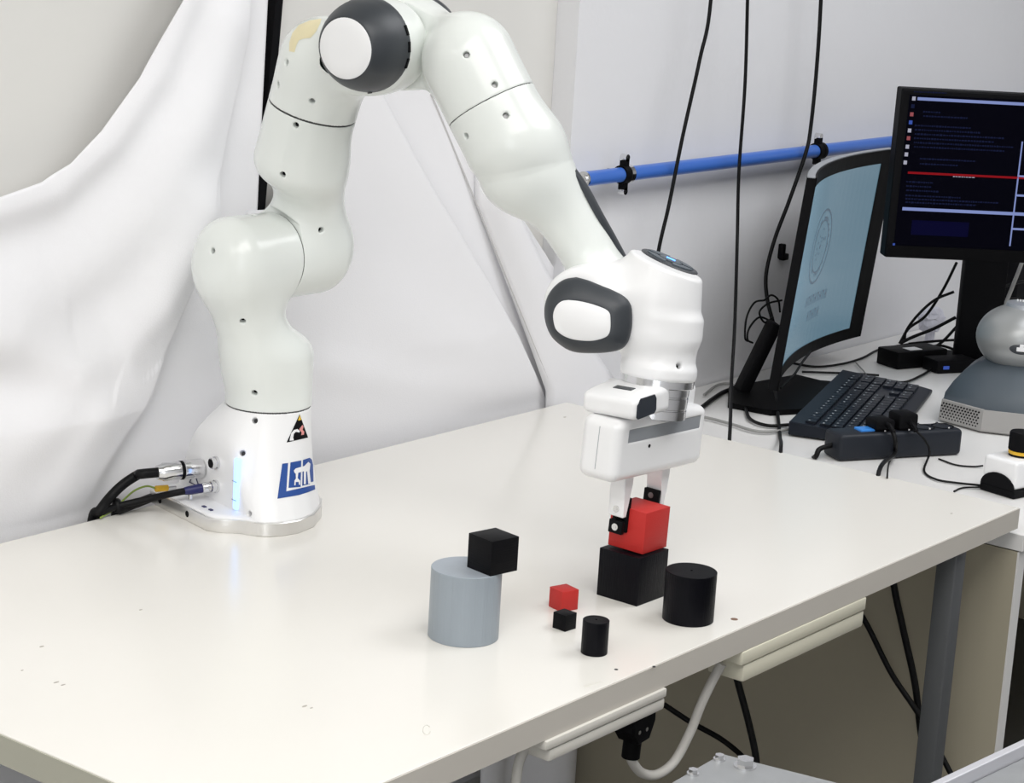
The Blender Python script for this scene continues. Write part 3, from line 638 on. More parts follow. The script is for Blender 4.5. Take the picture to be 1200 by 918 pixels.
block('block', -.9680, -.6115, -.18, .0389, T + .0787, M['blk3'], 'middle-sized black cube overhanging the edge of the grey cylinder')
block('block', -.8260, -.6084, -.277, .0240, T, M['red'], 'small red cube standing on the table')
block('block', -.8811, -.6508, -.073, .0188, T, M['blk3'], 'tiny black cube standing in front of the small red cube')
def cyl_block(x, y, r, h, m, label, hole=0, top=None):
    bm = bmesh.new(); lathe(bm, [(r - .0006, 0), (r, .0006), (r, h - .0006), (r - .0006, h)] + ([(hole, h), (hole, h - .006)] if hole else []), 72)
    o = B('round_block', bm, m, None, True, 40); o.location = (x, y, T)
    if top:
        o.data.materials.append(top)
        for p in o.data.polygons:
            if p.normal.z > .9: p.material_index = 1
    return tag(o, label, 'block')
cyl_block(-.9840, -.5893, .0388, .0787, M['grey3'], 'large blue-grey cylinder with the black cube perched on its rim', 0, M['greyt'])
cyl_block(-.7506, -.7297, .0294, .0582, M['blkb'], 'wide black cylinder with a centre hole beside the large black cube', .0016, M['blk3'])
cyl_block(-.9209, -.7207, .0145, .0378, M['blkb'], 'narrow black cylinder with a centre hole near the table edge', .0013, M['blk3'])
# ================================================================ CURTAIN
def wp_(px, py, y=.03): p = ay(px, py, y); return (p.x, p.z - T)
def ridge(pts, amp, wl, wr=None):           # a fold line: polyline on the wall, amplitude, width to its left and right
    return ([wp_(*p) for p in pts], amp, wl, wr or wl)
RID = [ridge([(285, -60), (262, 90), (238, 210), (205, 330), (160, 450), (110, 560), (80, 640)], .026, .10, .022),
       ridge([(-80, 262), (0, 240), (60, 222), (120, 165), (170, 80), (215, -40)], .022, .03, .05),
       ridge([(-80, 350), (0, 352), (60, 340), (110, 305), (160, 240), (205, 150), (245, 30)], .024, .05, .05),
       ridge([(-80, 400), (0, 402), (70, 420), (120, 400), (165, 350), (215, 250)], .028, .04, .045),
       ridge([(-80, 520), (0, 500), (70, 490), (130, 450)], .018, .06, .05),
       ridge([(-80, 640), (0, 560), (40, 500), (70, 450)], .014, .05, .05),
       ridge([(430, 90), (500, 215), (560, 320), (600, 390), (640, 455)], .012, .12, .03),
       ridge([(395, 260), (450, 360), (560, 440), (650, 474)], .007, .07, .06),
       ridge([(380, 430), (480, 455), (600, 468), (655, 474)], .007, .035, .03),
       ridge([(560, 140), (600, 235), (640, 300)], .010, .05, .02),
       ridge([(250, 420), (245, 520), (235, 640)], .016, .03, .03), ridge([(100, 480), (60, 600), (50, 640)], .012, .03, .04)]
def foldy(x, z):
    d = np.zeros(len(x))
    for pl, amp, wl, wr in RID:
        best = np.full(len(x), 9.0); sd = np.zeros(len(x))
        for a, b in zip(pl, pl[1:]):
            ax0, az0 = a; ex, ez = b[0] - a[0], b[1] - a[1]; L2 = ex*ex + ez*ez
            t = np.clip(((x - ax0) * ex + (z - az0) * ez) / L2, 0, 1); qx = x - ax0 - t*ex; qz = z - az0 - t*ez; r = np.hypot(qx, qz)
            m = r < best; best = np.where(m, r, best); sd = np.where(m, ex*qz - ez*qx, sd)
        wd = np.where(sd > 0, wr, wl); d += amp * np.exp(-(best / wd) ** 2)
    return d
def sheet(name, top, bot, nu, nv, y0, m, parent, seed=0, damp=1.0, zf=.13):
    top = np.array(top); bot = np.array(bot); u = np.linspace(0, 1, nu)
    def samp(P):
        L = np.r_[0, np.cumsum(np.hypot(*np.diff(P, axis=0).T))]; L /= L[-1]; return np.stack([np.interp(u, L, P[:, k]) for k in range(2)], 1)
    A = samp(top); Bq = samp(bot); v = np.linspace(0, 1, nv)[:, None, None]; P = A[None] * (1 - v) + Bq[None] * v
    x = P[..., 0].ravel(); z = P[..., 1].ravel(); y = y0 - foldy(x, z) * damp * np.clip((z + .0 - .0) / zf, 0, 1)
    y += .003 * np.sin(x * 19 + z * 5 + seed) * np.clip(z / .1, 0, 1)
    bm = bmesh.new(); vs = [bm.verts.new((a, b, c + T)) for a, b, c in zip(x, y, z)]
    for j in range(nv - 1):
        for i in range(nu - 1): bm.faces.new((vs[j*nu+i], vs[(j+1)*nu+i], vs[(j+1)*nu+i+1], vs[j*nu+i+1]))
    o = B(name, bm, m, parent, True, 180); md = o.modifiers.new('thick', 'SOLIDIFY'); md.thickness = .0012; md.offset = 1; return o
cu = thing('curtain', 'white sheet draped in folds behind the robot arm and over the back of the table', 'curtain', (0, 0, 0))
YC = .034
ptop = [wp_(-620, 420), wp_(-420, 330), wp_(-250, 285), wp_(-110, 258), wp_(-40, 238), wp_(0, 225), wp_(40, 212), wp_(75, 190), wp_(110, 152), wp_(150, 90), wp_(175, 40), wp_(200, -8), wp_(228, -70), wp_(262, -200), wp_(285, -420), wp_(335, -420)]
bl = wp_(-620, 420)[0]; bar_b = wp_(293, 245)
pm = [(x, .0) for x in np.linspace(bl, wp_(285, 590)[0], 6)]
sheet('cloth_panel', ptop, [(bl, -.62)] + [(x, -.62) for x in np.linspace(bl, wp_(285, 590)[0], 8)][1:], 300, 220, YC, M['cloth'], cu)
pt2 = [wp_(293, 248), wp_(318, 246), wp_(340, 200), wp_(400, 110), wp_(432, 84), wp_(446, 112), wp_(500, 215), wp_(560, 320), wp_(600, 390), wp_(643, 470)]
sheet('cloth_panel', pt2, [(wp_(285, 590)[0], -.62), (-.012, -.62)], 160, 160, YC, M['cloth'], cu, 1)
pt3 = [wp_(405, 40, .040), wp_(446, 60, .040), wp_(500, 85, .040), wp_(540, 110, .040), wp_(600, 236, .040), wp_(655, 325, .04), (-.009, .06)]
sheet('cloth_panel', pt3, [wp_(430, 330, .04), wp_(560, 470, .04), wp_(640, 560, .04), (-.009, -.3)], 160, 120, .0375, M['cloth'], cu, 2, .12)
bm = bmesh.new(); tube(bm, [ay(a, b, y) for a, b, y in ((505, 110, .034), (532, 175, .034), (557, 236, .0325), (599, 339, .0265), (641, 442, .0205), (652, 468, .020))], .0014, 6); M['stitch'] = mat('seam_stitching', (.62, .61, .61), .9, var=.02); tag(B('seam', bm, M['stitch'], cu, True), 'sewn seam line')
# the piece that hangs over the corner onto the right-hand wall
bm = bmesh.new(); rows = []
for k in range(-9, 33):
    t = k / 24; a = ay(601 + 116*min(t, 1) - 8*math.sin(PI*min(t, 1)) - 30*max(0, t-1), 236 + 206*t, .012); by_ = .0335 - .012*min(max(t, 0), 1); b = ay(557 + (84 if t > 0 else 6)*min(t, 1), 236 + 206*t, by_); b.x = min(b.x, -.010); b.z = a.z
    a.z = max(a.z, T + D2 + .012); b.z = a.z; b.y = by_; a2 = Vector((a.x, a.y - .004, a.z)); row = []
    for j in range(9):
        q = j / 8; row.append(bm.verts.new(b.lerp(a2, q) + Vector((0, -.009 * math.sin(PI*q), 0))))
    rows.append(row)
for r0, r1 in zip(rows, rows[1:]):
    for j in range(8): bm.faces.new((r0[j], r1[j], r1[j+1], r0[j+1]))
o = B('corner_drape', bm, M['cloth'], cu, True, 180); md = o.modifiers.new('thick', 'SOLIDIFY'); md.thickness = .0012
# lower hanging end seen under the table
bm = bmesh.new(); nu, nv = 40, 30; vs = []
for j in range(nv):
    for i in range(nu):
        u = i / (nu-1); v = j / (nv-1); x = -.30 + .278*u; y = -.075 - .02*math.sin(u*9 + v) - .02*v; z = -.18 - .52*v + .03*math.sin(u*5)
        vs.append(bm.verts.new((x, y, z + T)))
for j in range(nv-1):
    for i in range(nu-1): bm.faces.new((vs[j*nu+i], vs[(j+1)*nu+i], vs[(j+1)*nu+i+1], vs[j*nu+i+1]))
o = B('hanging_end', bm, M['cloth'], cu, True, 180); md = o.modifiers.new('thick', 'SOLIDIFY'); md.thickness = .0012
# black post in front of the wall board, behind the sheet
a = ay(321.5, 0, .050); b = ay(301, 240, .050); d = (a - b).normalized()
bm = bmesh.new(); e0_ = b - d * .95; e1_ = a + d * .8; mid = (e0_ + e1_) / 2; box(bm, mid, (.0185, .014, (e1_ - e0_).length), align(d)); 
tag(B('backdrop_post', bm, M['pitch']), 'narrow black post standing behind the white sheet', 'post')
# ================================================================ BLUE PIPE, CLAMPS, WALL CLIP
pp = thing('wall_pipe', 'blue painted pipe running along the right-hand wall', 'pipe', (0, 0, 0))
YP = -.012
a = ay(684, 210, YP); b = ay(1062, 164.5, YP); d = (b - a).normalized(); b2 = a + d * 1.75
bm = bmesh.new(); cylr(bm, a, b2, .0118, n=28); B('pipe', bm, M['blue'], pp, True)
bm = bmesh.new(); cylr(bm, a - d*.001, a + d*.002, .0122, n=28); cylr(bm, a - d*.004, a, .008, n=20); B('end_cap', bm, M['chrome'], pp, True)
def clampset(px, py, dark=False):
    c_ = ay(px, py, YP); t = (c_ - a).dot(d); c_ = a + d * t; up_ = d.cross(Vector((0, 1, 0))).normalized(); up_ = up_ if up_.z > 0 else -up_
    r_ = thing('pipe_clamp', 'dark pipe clamp half hidden by the curved monitor' if dark else 'black and steel pipe clamp with wing screws left of the hanging cables', 'clamp', c_)
    bm = bmesh.new(); cylr(bm, -d*.010, d*.010, .0150, n=24); B('clamp_band', bm, M['pitch'], r_, True)
    bm = bmesh.new(); cylr(bm, d*.004, d*.0135, .0156, n=24); B('steel_band', bm, M['chrome' if not dark else 'pitch'], r_, True)
    for s_ in (1, -1):
        bm = bmesh.new(); box(bm, up_*s_*.0185, (.012, .012, .010), align(d)); B('clamp_lug', bm, M['pitch'], r_)
        bm = bmesh.new(); cylr(bm, up_*s_*.018, up_*s_*.027, .0022, n=10); cylr(bm, up_*s_*.027 - Vector((0, .006, 0)), up_*s_*.027 + Vector((0, .006, 0)), .0058, n=14); cylr(bm, up_*s_*.024 - d*.014, up_*s_*.024, .0012, n=8); B('wing_screw', bm, M['chrome'], r_, True)
    bm = bmesh.new(); cylr(bm, Vector((0, .012, 0)), Vector((0, WY - YP - .0, 0)), .006, n=12); B('wall_stud', bm, M['screw'], r_, True)
clampset(731, 204.5); clampset(958, 177, True)
q = ay(917, 297, WY - .006)
wc = thing('wall_clip', 'small black cable hook on the wall beside the curved monitor', 'clip', q)
bm = bmesh.new(); box(bm, (-.003, 0, .004), (.010, .012, .028), bev=.002); box(bm, (.006, 0, -.007), (.018, .012, .012), bev=.002); B('hook', bm, M['pitch'], wc, True)
# ================================================================ HANGING CABLES
def hang(pts, y=.0): return [ay(a, b, y) for a, b in pts]
cable('hanging_cable', hang([(884, -1100), (862, -600), (845, -200), (833, 0), (820, 70), (800, 160), (784, 240), (770, 305), (762, 400)], -.035), .0032, M['cable'], 'leftmost hanging black cable, slanting down behind the wrist', 'cable')
pl_ = [ay(a, b, -.05 - .20 * max(0, (b - 250) / 265) ** 1.2) for a, b in ((868, -1100), (872, -500), (878, -100), (876, 0), (873, 100), (866, 200), (864, 280), (861, 380), (857, 450))]
pe_ = Vector((.0, 0, 0)); e1 = ax(855, 513, .0038); e2 = Vector((e1.x, e1.y, e1.z - .12))
cable('hanging_cable', pl_ + [e1, e2], .0030, M['cable'], 'middle hanging black cable, dropping between the table and the desk', 'cable')
cable('hanging_cable', [ay(a, b, y) for a, b, y in ((985, -1100, -.03), (978, -600, -.03), (966, -120, -.03), (962, 0, -.03), (957, 80, -.032), (950, 150, -.034), (944, 180, -.036), (925, 235, -.03), (908, 280, -.03), (898, 320, -.03), (899, 350, -.04), (906, 378, -.06))], .0036, M['cable'], 'right-hand black cable hanging over the blue pipe and coiling at the monitor', 'cable')
for i_, pts_ in enumerate(([(906, 378), (890, 372), (878, 385), (876, 398), (882, 402)], [(896, 352), (884, 355), (875, 372), (873, 395), (876, 400)], [(896, 352), (904, 346), (912, 352), (914, 366)], [(906, 372), (896, 378), (890, 366), (900, 356), (916, 352)])):
    cable('cable_loop', [ay(x, y, -.07 - .004*i_) for x, y in pts_], .0018, M['cable'], ('thin black cable sagging lowest of the loops left of the curved monitor', 'large thin cable loop reaching furthest left beside the curved monitor', 'short thin cable arching over the top of the loops at the curved monitor', 'small tight cable ring hanging inside the loops beside the curved monitor')[i_], 'cable', None, 'cable loops left of the curved monitor')
# ================================================================ MONITORS
DZ = T + D2
cable('hanging_cable', [az(908, 458, D2 + .010), az(911, 482, D2 + .006), az(914, 512, D2 + .006), ax(915, 527, .0038), ax(915, 527, .0038) + Vector((0, 0, -.10))], .0030, M['cable'], 'short black cable dropping over the desk edge below the curved monitor', 'cable')
def mon_curved():
    Lx, Ly, Rx, Ry = .315, -.198, .858, -.054; n = 24
    r_ = thing('monitor', 'curved black monitor seen from the side, showing a pale blue screen with a round crest', 'monitor', ((Lx+Rx)/2, (Ly+Ry)/2, DZ))
    o0 = Vector(r_.location); ch = Vector((Rx-Lx, Ry-Ly, 0)); W = ch.length; e = ch / W; nrm = Vector((e.y, -e.x, 0))
    if nrm.y > 0: nrm = -nrm
    up_ = (Vector((0, 0, 1)) + nrm * .095).normalized()
    tl_, bl_, tr_, br_ = .378, .012, .378, .012
    z0, z1 = .050, .412; sag = .040
    def pt(u, v, off):                      # u 0..1 along, v height, off towards the room
        c_ = -sag * (1 - (2*u-1)**2); return Vector((Lx, Ly, DZ)) - o0 + e*(u*W) + nrm*(c_ + off) + up_*v
    def band(u0, u1, v0, v1, of0, of1, m, name, par=r_, lab=None, k=n):
        bm = bmesh.new(); us = np.linspace(u0, u1, k); R = []
        for u in us: R.append([bm.verts.new(pt(u, v, of)) for v, of in ((v0, of0), (v1, of0), (v1, of1), (v0, of1))])
        for p, q_ in zip(R, R[1:]):
            for j in range(4): bm.faces.new((p[j], p[(j+1) % 4], q_[(j+1) % 4], q_[j]))
        bm.faces.new(R[0]); bm.faces.new(R[-1][::-1]); ob = B(name, bm, m, par)
        if lab: ob['label'] = lab
        return ob
    band(0, 1, z0, z1, -.015, 0, M['pitch'], 'housing'); band(0, 1, z1 - .001, z1 + .0015, -.0145, -.001, M['hgrey'], 'top_trim')
    band(.0, 1, z0, z0 + .022, .0, .002, M['black'], 'bezel'); band(0, 1, z1 - .024, z1, 0, .002, M['black'], 'bezel'); band(0, .02, z0, z1, 0, .002, M['black'], 'bezel', k=3); band(.915, 1, z0, z1, 0, .002, M['black'], 'bezel', k=3)
    scr = band(.02, .915, z0 + .022, z1 - .024, .0, .0006, M['scrb'], 'screen', lab='pale blue lit screen')
    def ring(cu_, cv, ru, rv, wd):
        bm = bmesh.new(); k = 40; a_ = [[bm.verts.new(pt(cu_ + (ru + w_)*math.cos(t), cv + (rv + w_*.6)*math.sin(t), .0012)) for w_ in (0, wd)] for t in np.linspace(0, 2*PI, k, endpoint=False)]
        for i in range(k): bm.faces.new((a_[i][0], a_[i][1], a_[(i+1) % k][1], a_[(i+1) % k][0]))
        return bm
    CU, CV = .49, .258
    for ru, wd in ((.104, .007), (.074, .006)): B('crest_ring', ring(CU, CV, ru, ru*.62, wd), M['scrm'], scr)
    random.seed(4); bm = bmesh.new()
    for i in range(60):
        t = random.uniform(0, 2*PI); rr = random.choice([.084, .084, random.uniform(.0, .055)]); u = CU + rr*math.cos(t); v = CV + rr*.62*math.sin(t); s_ = .008
        bm.faces.new([bm.verts.new(pt(u + a_*s_, v + b_*s_*.5, .0013)) for a_, b_ in ((-.5, -.5), (.5, -.5), (.5, .5), (-.5, .5))])
    tag(B('crest_figure', bm, M['scrm'], scr), None, None, None, 'stuff')
    bm = bmesh.new()
    for ln, (uc, vc, cnt) in enumerate(((.55, .150, 9), (.55, .120, 5))):
        for i in range(cnt):
            u = uc + (i - (cnt-1)/2) * .026
            for a0, a1, b0, b1 in ((-.009, -.004, 0, .018), (.003, .008, 0, .018), (-.009, .008, .014, .018) if i % 2 else (-.009, .008, .007, .011)):
                bm.faces.new([bm.verts.new(pt(u + x_, vc + y_, .0013)) for x_, y_ in ((a0, b0), (a1, b0), (a1, b1), (a0, b1))])
    tag(B('screen_text', bm, M['scrm'], scr), 'two faint lines of lettering', None, None, 'stuff')
    # stand: slanting leg and flat foot
    f0 = az(868, 478, D2) - o0; 
    foot_c = Vector((.45, -.125, DZ)) - o0
    bm = bmesh.new(); prism(bm, [(foot_c.x + a_, foot_c.y + b_) for a_, b_ in ((-.125, .02), (-.115, -.06), (-.06, -.088), (.06, -.050), (.16, -.018), (.17, .06), (-.02, .085))], foot_c.z + .0005, foot_c.z + .010); B('foot', bm, M['black'], r_, True)
    t0_ = az(868, 459, D2 + .006) - o0; t1_ = ay(908, 378, -.10) - o0
    bm = bmesh.new(); dd = (t1_ - t0_); box(bm, (t0_ + t1_)/2, (.040, .020, dd.length), align(dd), bev=.004); B('stand_leg', bm, M['pitch'], r_, True)
    return r_
mon_curved()
def mon_flat():
    bl_ = ay(1036.5, 301.5, -.205); tl0 = ay(1060, 100.5, -.205)
    e = Vector((.690, -.724, .0)).normalized(); nrm = Vector((e.y, -e.x, 0)); up_ = (Vector((0, 0, 1)) + e * .002 + nrm * .02).normalized(); H_ = (tl0.z - bl_.z) * .99
    nrm = up_.cross(e) * -1; e = (e - up_ * e.dot(up_)).normalized()
    if nrm.dot(Vector(CAM) - bl_) < 0: nrm = -nrm
    W = .545; c0 = bl_
    r_ = thing('monitor', 'flat black monitor at the right showing a dark terminal screen with coloured lines', 'monitor', (c0.x + e.x*W/2, c0.y + e.y*W/2, DZ))
    o0 = Vector(r_.location)
    def pt(x, y, z): return c0 - o0 + e*x + up_*y + nrm*z
    def slab(x0, x1, y0, y1, z0_, z1_, m, name, par=r_, lab=None, bev=0):
        bm = bmesh.new(); R = Matrix([[e[i], up_[i], nrm[i]] for i in range(3)]); box(bm, pt((x0+x1)/2, (y0+y1)/2, (z0_+z1_)/2), (x1-x0, y1-y0, z1_-z0_), R, bev=bev); ob = B(name, bm, m, par)
        if lab: ob['label'] = lab
        return ob
    slab(0, W, 0, H_, -.035, 0, M['pitch'], 'housing', bev=.003)
    slab(.002, W - .002, .001, .022, 0, .003, M['black'], 'bezel', lab='lower bezel')
    sc = slab(.014, W - .014, .0225, H_ - .010, 0, .001, M['scr'], 'screen', lab='dark lit terminal screen')
    k = H_ / 202.6                          # metres per pixel in the plane of the screen
    def pc(px, py):                          # picture point to screen plane coordinates
        d_ = Vector(ray(px, py)); o_ = Vector(CAM) - (pt(0, 0, .0012) + o0); t = -o_.dot(nrm) / d_.dot(nrm); q_ = o_ + d_ * t; return q_.dot(e), q_.dot(up_)
    def bar(name, x0, y0, x1, y1, hpx, m, par=None, lab=None):
        a_ = pc(x0, y0); b_ = pc(x1, y1); yc = (a_[1] + b_[1]) / 2; h_ = hpx * k; 
        return slab(a_[0], b_[0], yc - h_/2, yc + h_/2, .001, .0014, m, name, sc, lab)
    bar('title_bar', 1075, 118.5, 1290, 124, 3.6, M['sline'], lab='pale blue title bar'); bar('red_bar', 1063.5, 206.5, 1290, 209, 2.6, M['sred'], lab='red divider line')
    bar('status_bar', 1057, 249, 1290, 251, 3.8, M['sline'], lab='pale blue status bar')
    a_ = pc(1201, 160); b_ = pc(1183, 290); slab(b_[0] - .001, b_[0] + .0016, .030, pc(1197, 166)[1], .001, .0014, M['sline'], 'divider_line', sc)
    for yy in (206.5, 229, 268.5): q_ = pc(1190, yy); slab(b_[0], b_[0] + .12, q_[1] - .0018, q_[1] + .0018, .001, .0014, M['sline'], 'divider_line', sc)
    for yy, m in ((115.5, 'ico'), (124.5, 'stxt'), (134, 'icor'), (143.5, 'icob'), (153, 'ico'), (162, 'icor'), (172, 'ico'), (181, 'ico'), (190.5, 'ico')):
        q_ = pc(1071 - (yy - 115) * .135, yy); slab(q_[0] - .0030, q_[0] + .0030, q_[1] - .0034, q_[1] + .0034, .001, .0016, M[m], 'icon', sc, None)
    random.seed(7)
    def text(x0, y0, cnt, m='stxt', hh=2.2, name='text_line'):
        a_ = pc(x0, y0); x = a_[0]; bm = bmesh.new()
        for i in range(cnt):
            w_ = random.uniform(.0018, .005); 
            R = Matrix([[e[i2], up_[i2], nrm[i2]] for i2 in range(3)]); box(bm, pt(x + w_/2, a_[1], .0013), (w_, hh*k*random.uniform(.6, 1), .0004), R); x += w_ + .0015
        tag(B(name, bm, M[m], sc), None, None, None, 'stuff')
    text(1071, 107.5, 5, 'ico' if 0 else 'stxt', 2, 'menu_text'); text(1085, 108, 8, 'stxt', 2, 'menu_text')
    for yy, x0, n_ in ((131, 1082, 7), (136, 1082, 16), (147, 1072, 22), (152, 1072, 26), (157, 1072, 32), (162, 1071, 30), (167, 1071, 40), (172, 1071, 36), (186, 1078, 20), (192, 1078, 14), (213, 1062, 10), (218, 1062, 10), (223, 1062, 12), (229, 1061, 20), (233, 1061, 34), (237, 1061, 26)): text(x0, yy, n_)
    text(1117, 207, 8, 'ico', 1.3, 'bar_text'); text(1105, 250, 12, 'scr', 1.5, 'bar_text')
    q0_ = pc(1069, 258); q1_ = pc(1134, 278); slab(q0_[0], q1_[0], q1_[1], q0_[1], .001, .0013, M['sblk'], 'text_block', sc)
    q_ = pc(1047.5, 286.5); slab(q_[0] - .002, q_[0] + .002, q_[1] - .002, q_[1] + .002, .001, .0014, M['icob'], 'power_light', sc)
    text(1168, 297, 7, 'stxt', 1.8, 'maker_mark')
    # stand column and foot
    c1 = pt(.205, 0, -.045); base_z = DZ - o0.z
    fc = az(1139, 428, D2) - o0
    bm = bmesh.new(); box(bm, (fc.x + .01, fc.y, fc.z + .162), (.024, .085, .30), Matrix.Rotation(math.atan2(e.y, e.x) + PI/2, 3, 'Z').to_3x3(), bev=.003); B('stand_column', bm, M['pitch'], r_, True)
    bm = bmesh.new(); box(bm, (fc.x, fc.y, fc.z + .007), (.15, .20, .013), Matrix.Rotation(math.atan2(e.y, e.x) + PI/2, 3, 'Z').to_3x3(), bev=.004); B('foot', bm, M['pitch'], r_, True)
    bm = bmesh.new(); p_ = pt(.215, .06, -.045); box(bm, p_, (.09, .06, .08), Matrix([[e[i], nrm[i], up_[i]] for i in range(3)]), bev=.004); B('mount_block', bm, M['pitch'], r_, True)
    return fc + o0
FC = mon_flat()
# ================================================================ KEYBOARD
K = [az(925.5, 503, D2 + .012), az(993, 438, D2 + .012), az(1085, 462, D2 + .012), az(1043, 517, D2 + .012)]
kc = (K[0] + K[1] + K[2] + K[3]) / 4; ke = ((K[1] - K[0]) + (K[2] - K[3])); ke.z = 0; ke.normalize(); kn = Vector((ke.y, -ke.x, 0))
kb = thing('keyboard', 'black full-size keyboard lying on the white desk in front of the curved monitor', 'keyboard', (kc.x, kc.y, DZ), math.atan2(ke.y, ke.x))
KW, KD = .45, .165
bm = bmesh.new(); prism(bm, [(-KD/2, .003), (KD/2, .003), (KD/2, .026), (-KD/2 + .03, .015), (-KD/2, .010)], -KW/2, KW/2, Matrix(((0, 0, 1, 0), (1, 0, 0, 0), (0, 1, 0, 0), (0, 0, 0, 1)))); bmesh.ops.bevel(bm, geom=bm.edges[:], offset=.0015, segments=1, affect='EDGES'); B('body', bm, M['key'], kb)
for sx in (-1, 1):
    for sy in (-1, 1):
        bm = bmesh.new(); box(bm, (sx*.19, sy*.06, .0016), (.03, .012, .0031)); B('rubber_foot', bm, M['pitch'], kb)
kbm = bmesh.new(); lbm = bmesh.new(); random.seed(3)
for r in range(6):
    y = -.052 + r * .0195 + (.004 if r == 5 else 0); z = .0135 + (y + KD/2 - .03) * .081 + .003
    for i in range(21):
        x = -.205 + i * .0195 + (.006 if i > 14 else 0) + (.006 if i > 17 else 0)
        if r in (0,) and 4 <= i <= 8:
            if i == 6: box(kbm, (x, y, z), (.095, .0165, .006))
            continue
        if r in (1, 2) and 15 <= i <= 17 and not (r == 1 and i == 16): continue
        box(kbm, (x, y, z), (.0168, .0165, .006))
        if random.random() < .75: box(lbm, (x - .003 + random.uniform(-.001, .001), y + .003, z + .0032), (random.uniform(.002, .005), .003, .0004))
tag(B('keys', kbm, M['key'], kb), 'rows of dark keys', None, None, 'stuff'); tag(B('key_legends', lbm, M['leg'], kb), 'pale key lettering', None, None, 'stuff')
# ================================================================ POWER STRIP ON THE DESK
s0 = az(982, 542, D2); s1 = az(1126, 534, D2); se = (s1 - s0); se.z = 0; SL = se.length; se.normalize(); sn = Vector((-se.y, se.x, 0)); 
sc_ = (s0 + s1) / 2 + sn * .024
ps = thing('power_strip', 'charcoal power strip with a blue switch lying at the desk edge', 'power strip', (sc_.x, sc_.y, DZ), math.atan2(se.y, se.x))
bm = bmesh.new(); box(bm, (0, 0, .022), (SL, .050, .043), bev=.007, seg=3); B('housing', bm, M['strip'], ps, True)
bm = bmesh.new(); box(bm, (-SL/2 + .058, 0, .0438), (.026, .022, .006), bev=.0015); tag(B('switch', bm, M['switch'], ps), 'blue lit rocker switch')
for x in (-.029, .015, SL/2 - .060, SL/2 - .024) if SL > .2 else (.0,):
    bm = bmesh.new(); lathe(bm, [(.0185, .0), (.0185, .0012), (.016, .0014), (.0155, .0004)], 24, Matrix.Translation((x, 0, .0428))); so = B('socket', bm, M['pitch'], ps, True)
    for sy in (-1, 1): bm = bmesh.new(); box(bm, (x, sy*.0165, .0448), (.003, .003, .003)); B('earth_contact', bm, M['chrome'], so)
def on_ps(x, y, z): return Vector((sc_.x, sc_.y, DZ)) + se*x + sn*y + Vector((0, 0, z))
for i_, (x, lab) in enumerate(((-.028, 'black plug in the socket next to the blue switch'), (.014, 'large black angled plug in the second socket of the strip'))):
    pg = thing('plug', lab, 'plug', on_ps(x, 0, .0445), math.atan2(se.y, se.x))
    bm = bmesh.new(); box(bm, (0, 0, .009 if i_ == 0 else .013), (.036, .036, .018 if i_ == 0 else .026), bev=.005, seg=2); B('plug_body', bm, M['pitch'], pg, True)
    bm = bmesh.new(); tube(bm, [(0, -.012, .012), (.002, -.026, .010), (.004, -.034, .002)], .0042, 8); B('strain_relief', bm, M['pitch'], pg, True)
cable('mains_cable', [on_ps(-.024, -.032, .047), on_ps(-.023, -.040, .034), on_ps(-.023, -.040, .012), ax(1030, 553, .004), ax(1030, 553, .004) + Vector((0, 0, -.10))], .0034, M['cable'], 'black cord from the plug by the blue switch down behind the table', 'cable')
cable('mains_cable', [on_ps(-SL/2 + .004, 0, .022), on_ps(-SL/2 - .02, .0, .016), az(956, 535, D2 + .005), az(947, 541, D2 - .02)], .0042, M['cable'], 'black cord entering the left end of the power strip', 'cable')
cable('thin_cord', [az(1047, 534, D2 + .006), az(1043, 540, D2 + .003), ax(1040.5, 549, .004), ax(1040.5, 558, .004) + Vector((0, 0, -.02))], .0014, M['cable'], 'short thin cord in front of the power strip', 'cable')
cable('device_cord', [on_ps(.018, -.034, .047), on_ps(.030, -.042, .034), on_ps(.040, -.044, .014), az(1083, 552, D2 + .003), az(1097, 562, D2 + .003), az(1120, 566, D2 + .003), az(1149, 569, D2 + .006)], .0018, M['cable'], 'thin black cord from the large angled plug to the push-button box', 'cable')
cable('device_cord', [az(1100, 538, D2 + .002), az(1120, 545, D2 + .002), az(1140, 547, D2 + .002), az(1152, 546, D2 + .004)], .0014, M['cable'], 'thin cord from behind the strip to the push-button box', 'cable')
cable('device_cord', [az(1118, 576, D2 + .002), az(1128, 572, D2 + .002), az(1149, 571, D2 + .004)], .0014, M['cable'], 'short loose cord end left of the push-button box', 'cable')
# ================================================================ PUSH-BUTTON BOX
b0 = az(1148, 574, D2); b1 = az(1187, 586, D2); be = (b1 - b0); be.z = 0; BL = be.length; be.normalize(); bn = Vector((-be.y, be.x, 0))
if bn.dot(Vector((.79, .61, 0))) < 0: bn = -bn
bc = (b0 + b1)/2 + bn * .045
pb = thing('push_button_box', 'white box with a black base and a black round button ringed in yellow', 'switch box', (bc.x, bc.y, DZ), math.atan2(be.y, be.x))
bm = bmesh.new(); box(bm, (0, 0, .0345), (BL, .088, .043), bev=.006, seg=3); B('upper_shell', bm, M['robotw'], pb, True)
bm = bmesh.new(); box(bm, (0, 0, .0068), (BL + .003, .091, .0128), bev=.002, seg=1); B('base', bm, M['pitch'], pb)
sgn_ = -1 if (Matrix.Rotation(math.atan2(be.y, be.x), 3, 'Z') @ Vector((0, 1, 0))).dot(bn) > 0 else 1
arch = [(BL*.5*math.cos(t), .012 + .022*math.sin(t)) for t in np.linspace(0, PI, 14)]
bm = bmesh.new(); prism(bm, arch, -.0012, .0012, Matrix.Translation((0, sgn_*.0445, 0)) @ Matrix.Rotation(PI/2, 4, 'X')); B('arched_cover', bm, M['pitch'], pb)
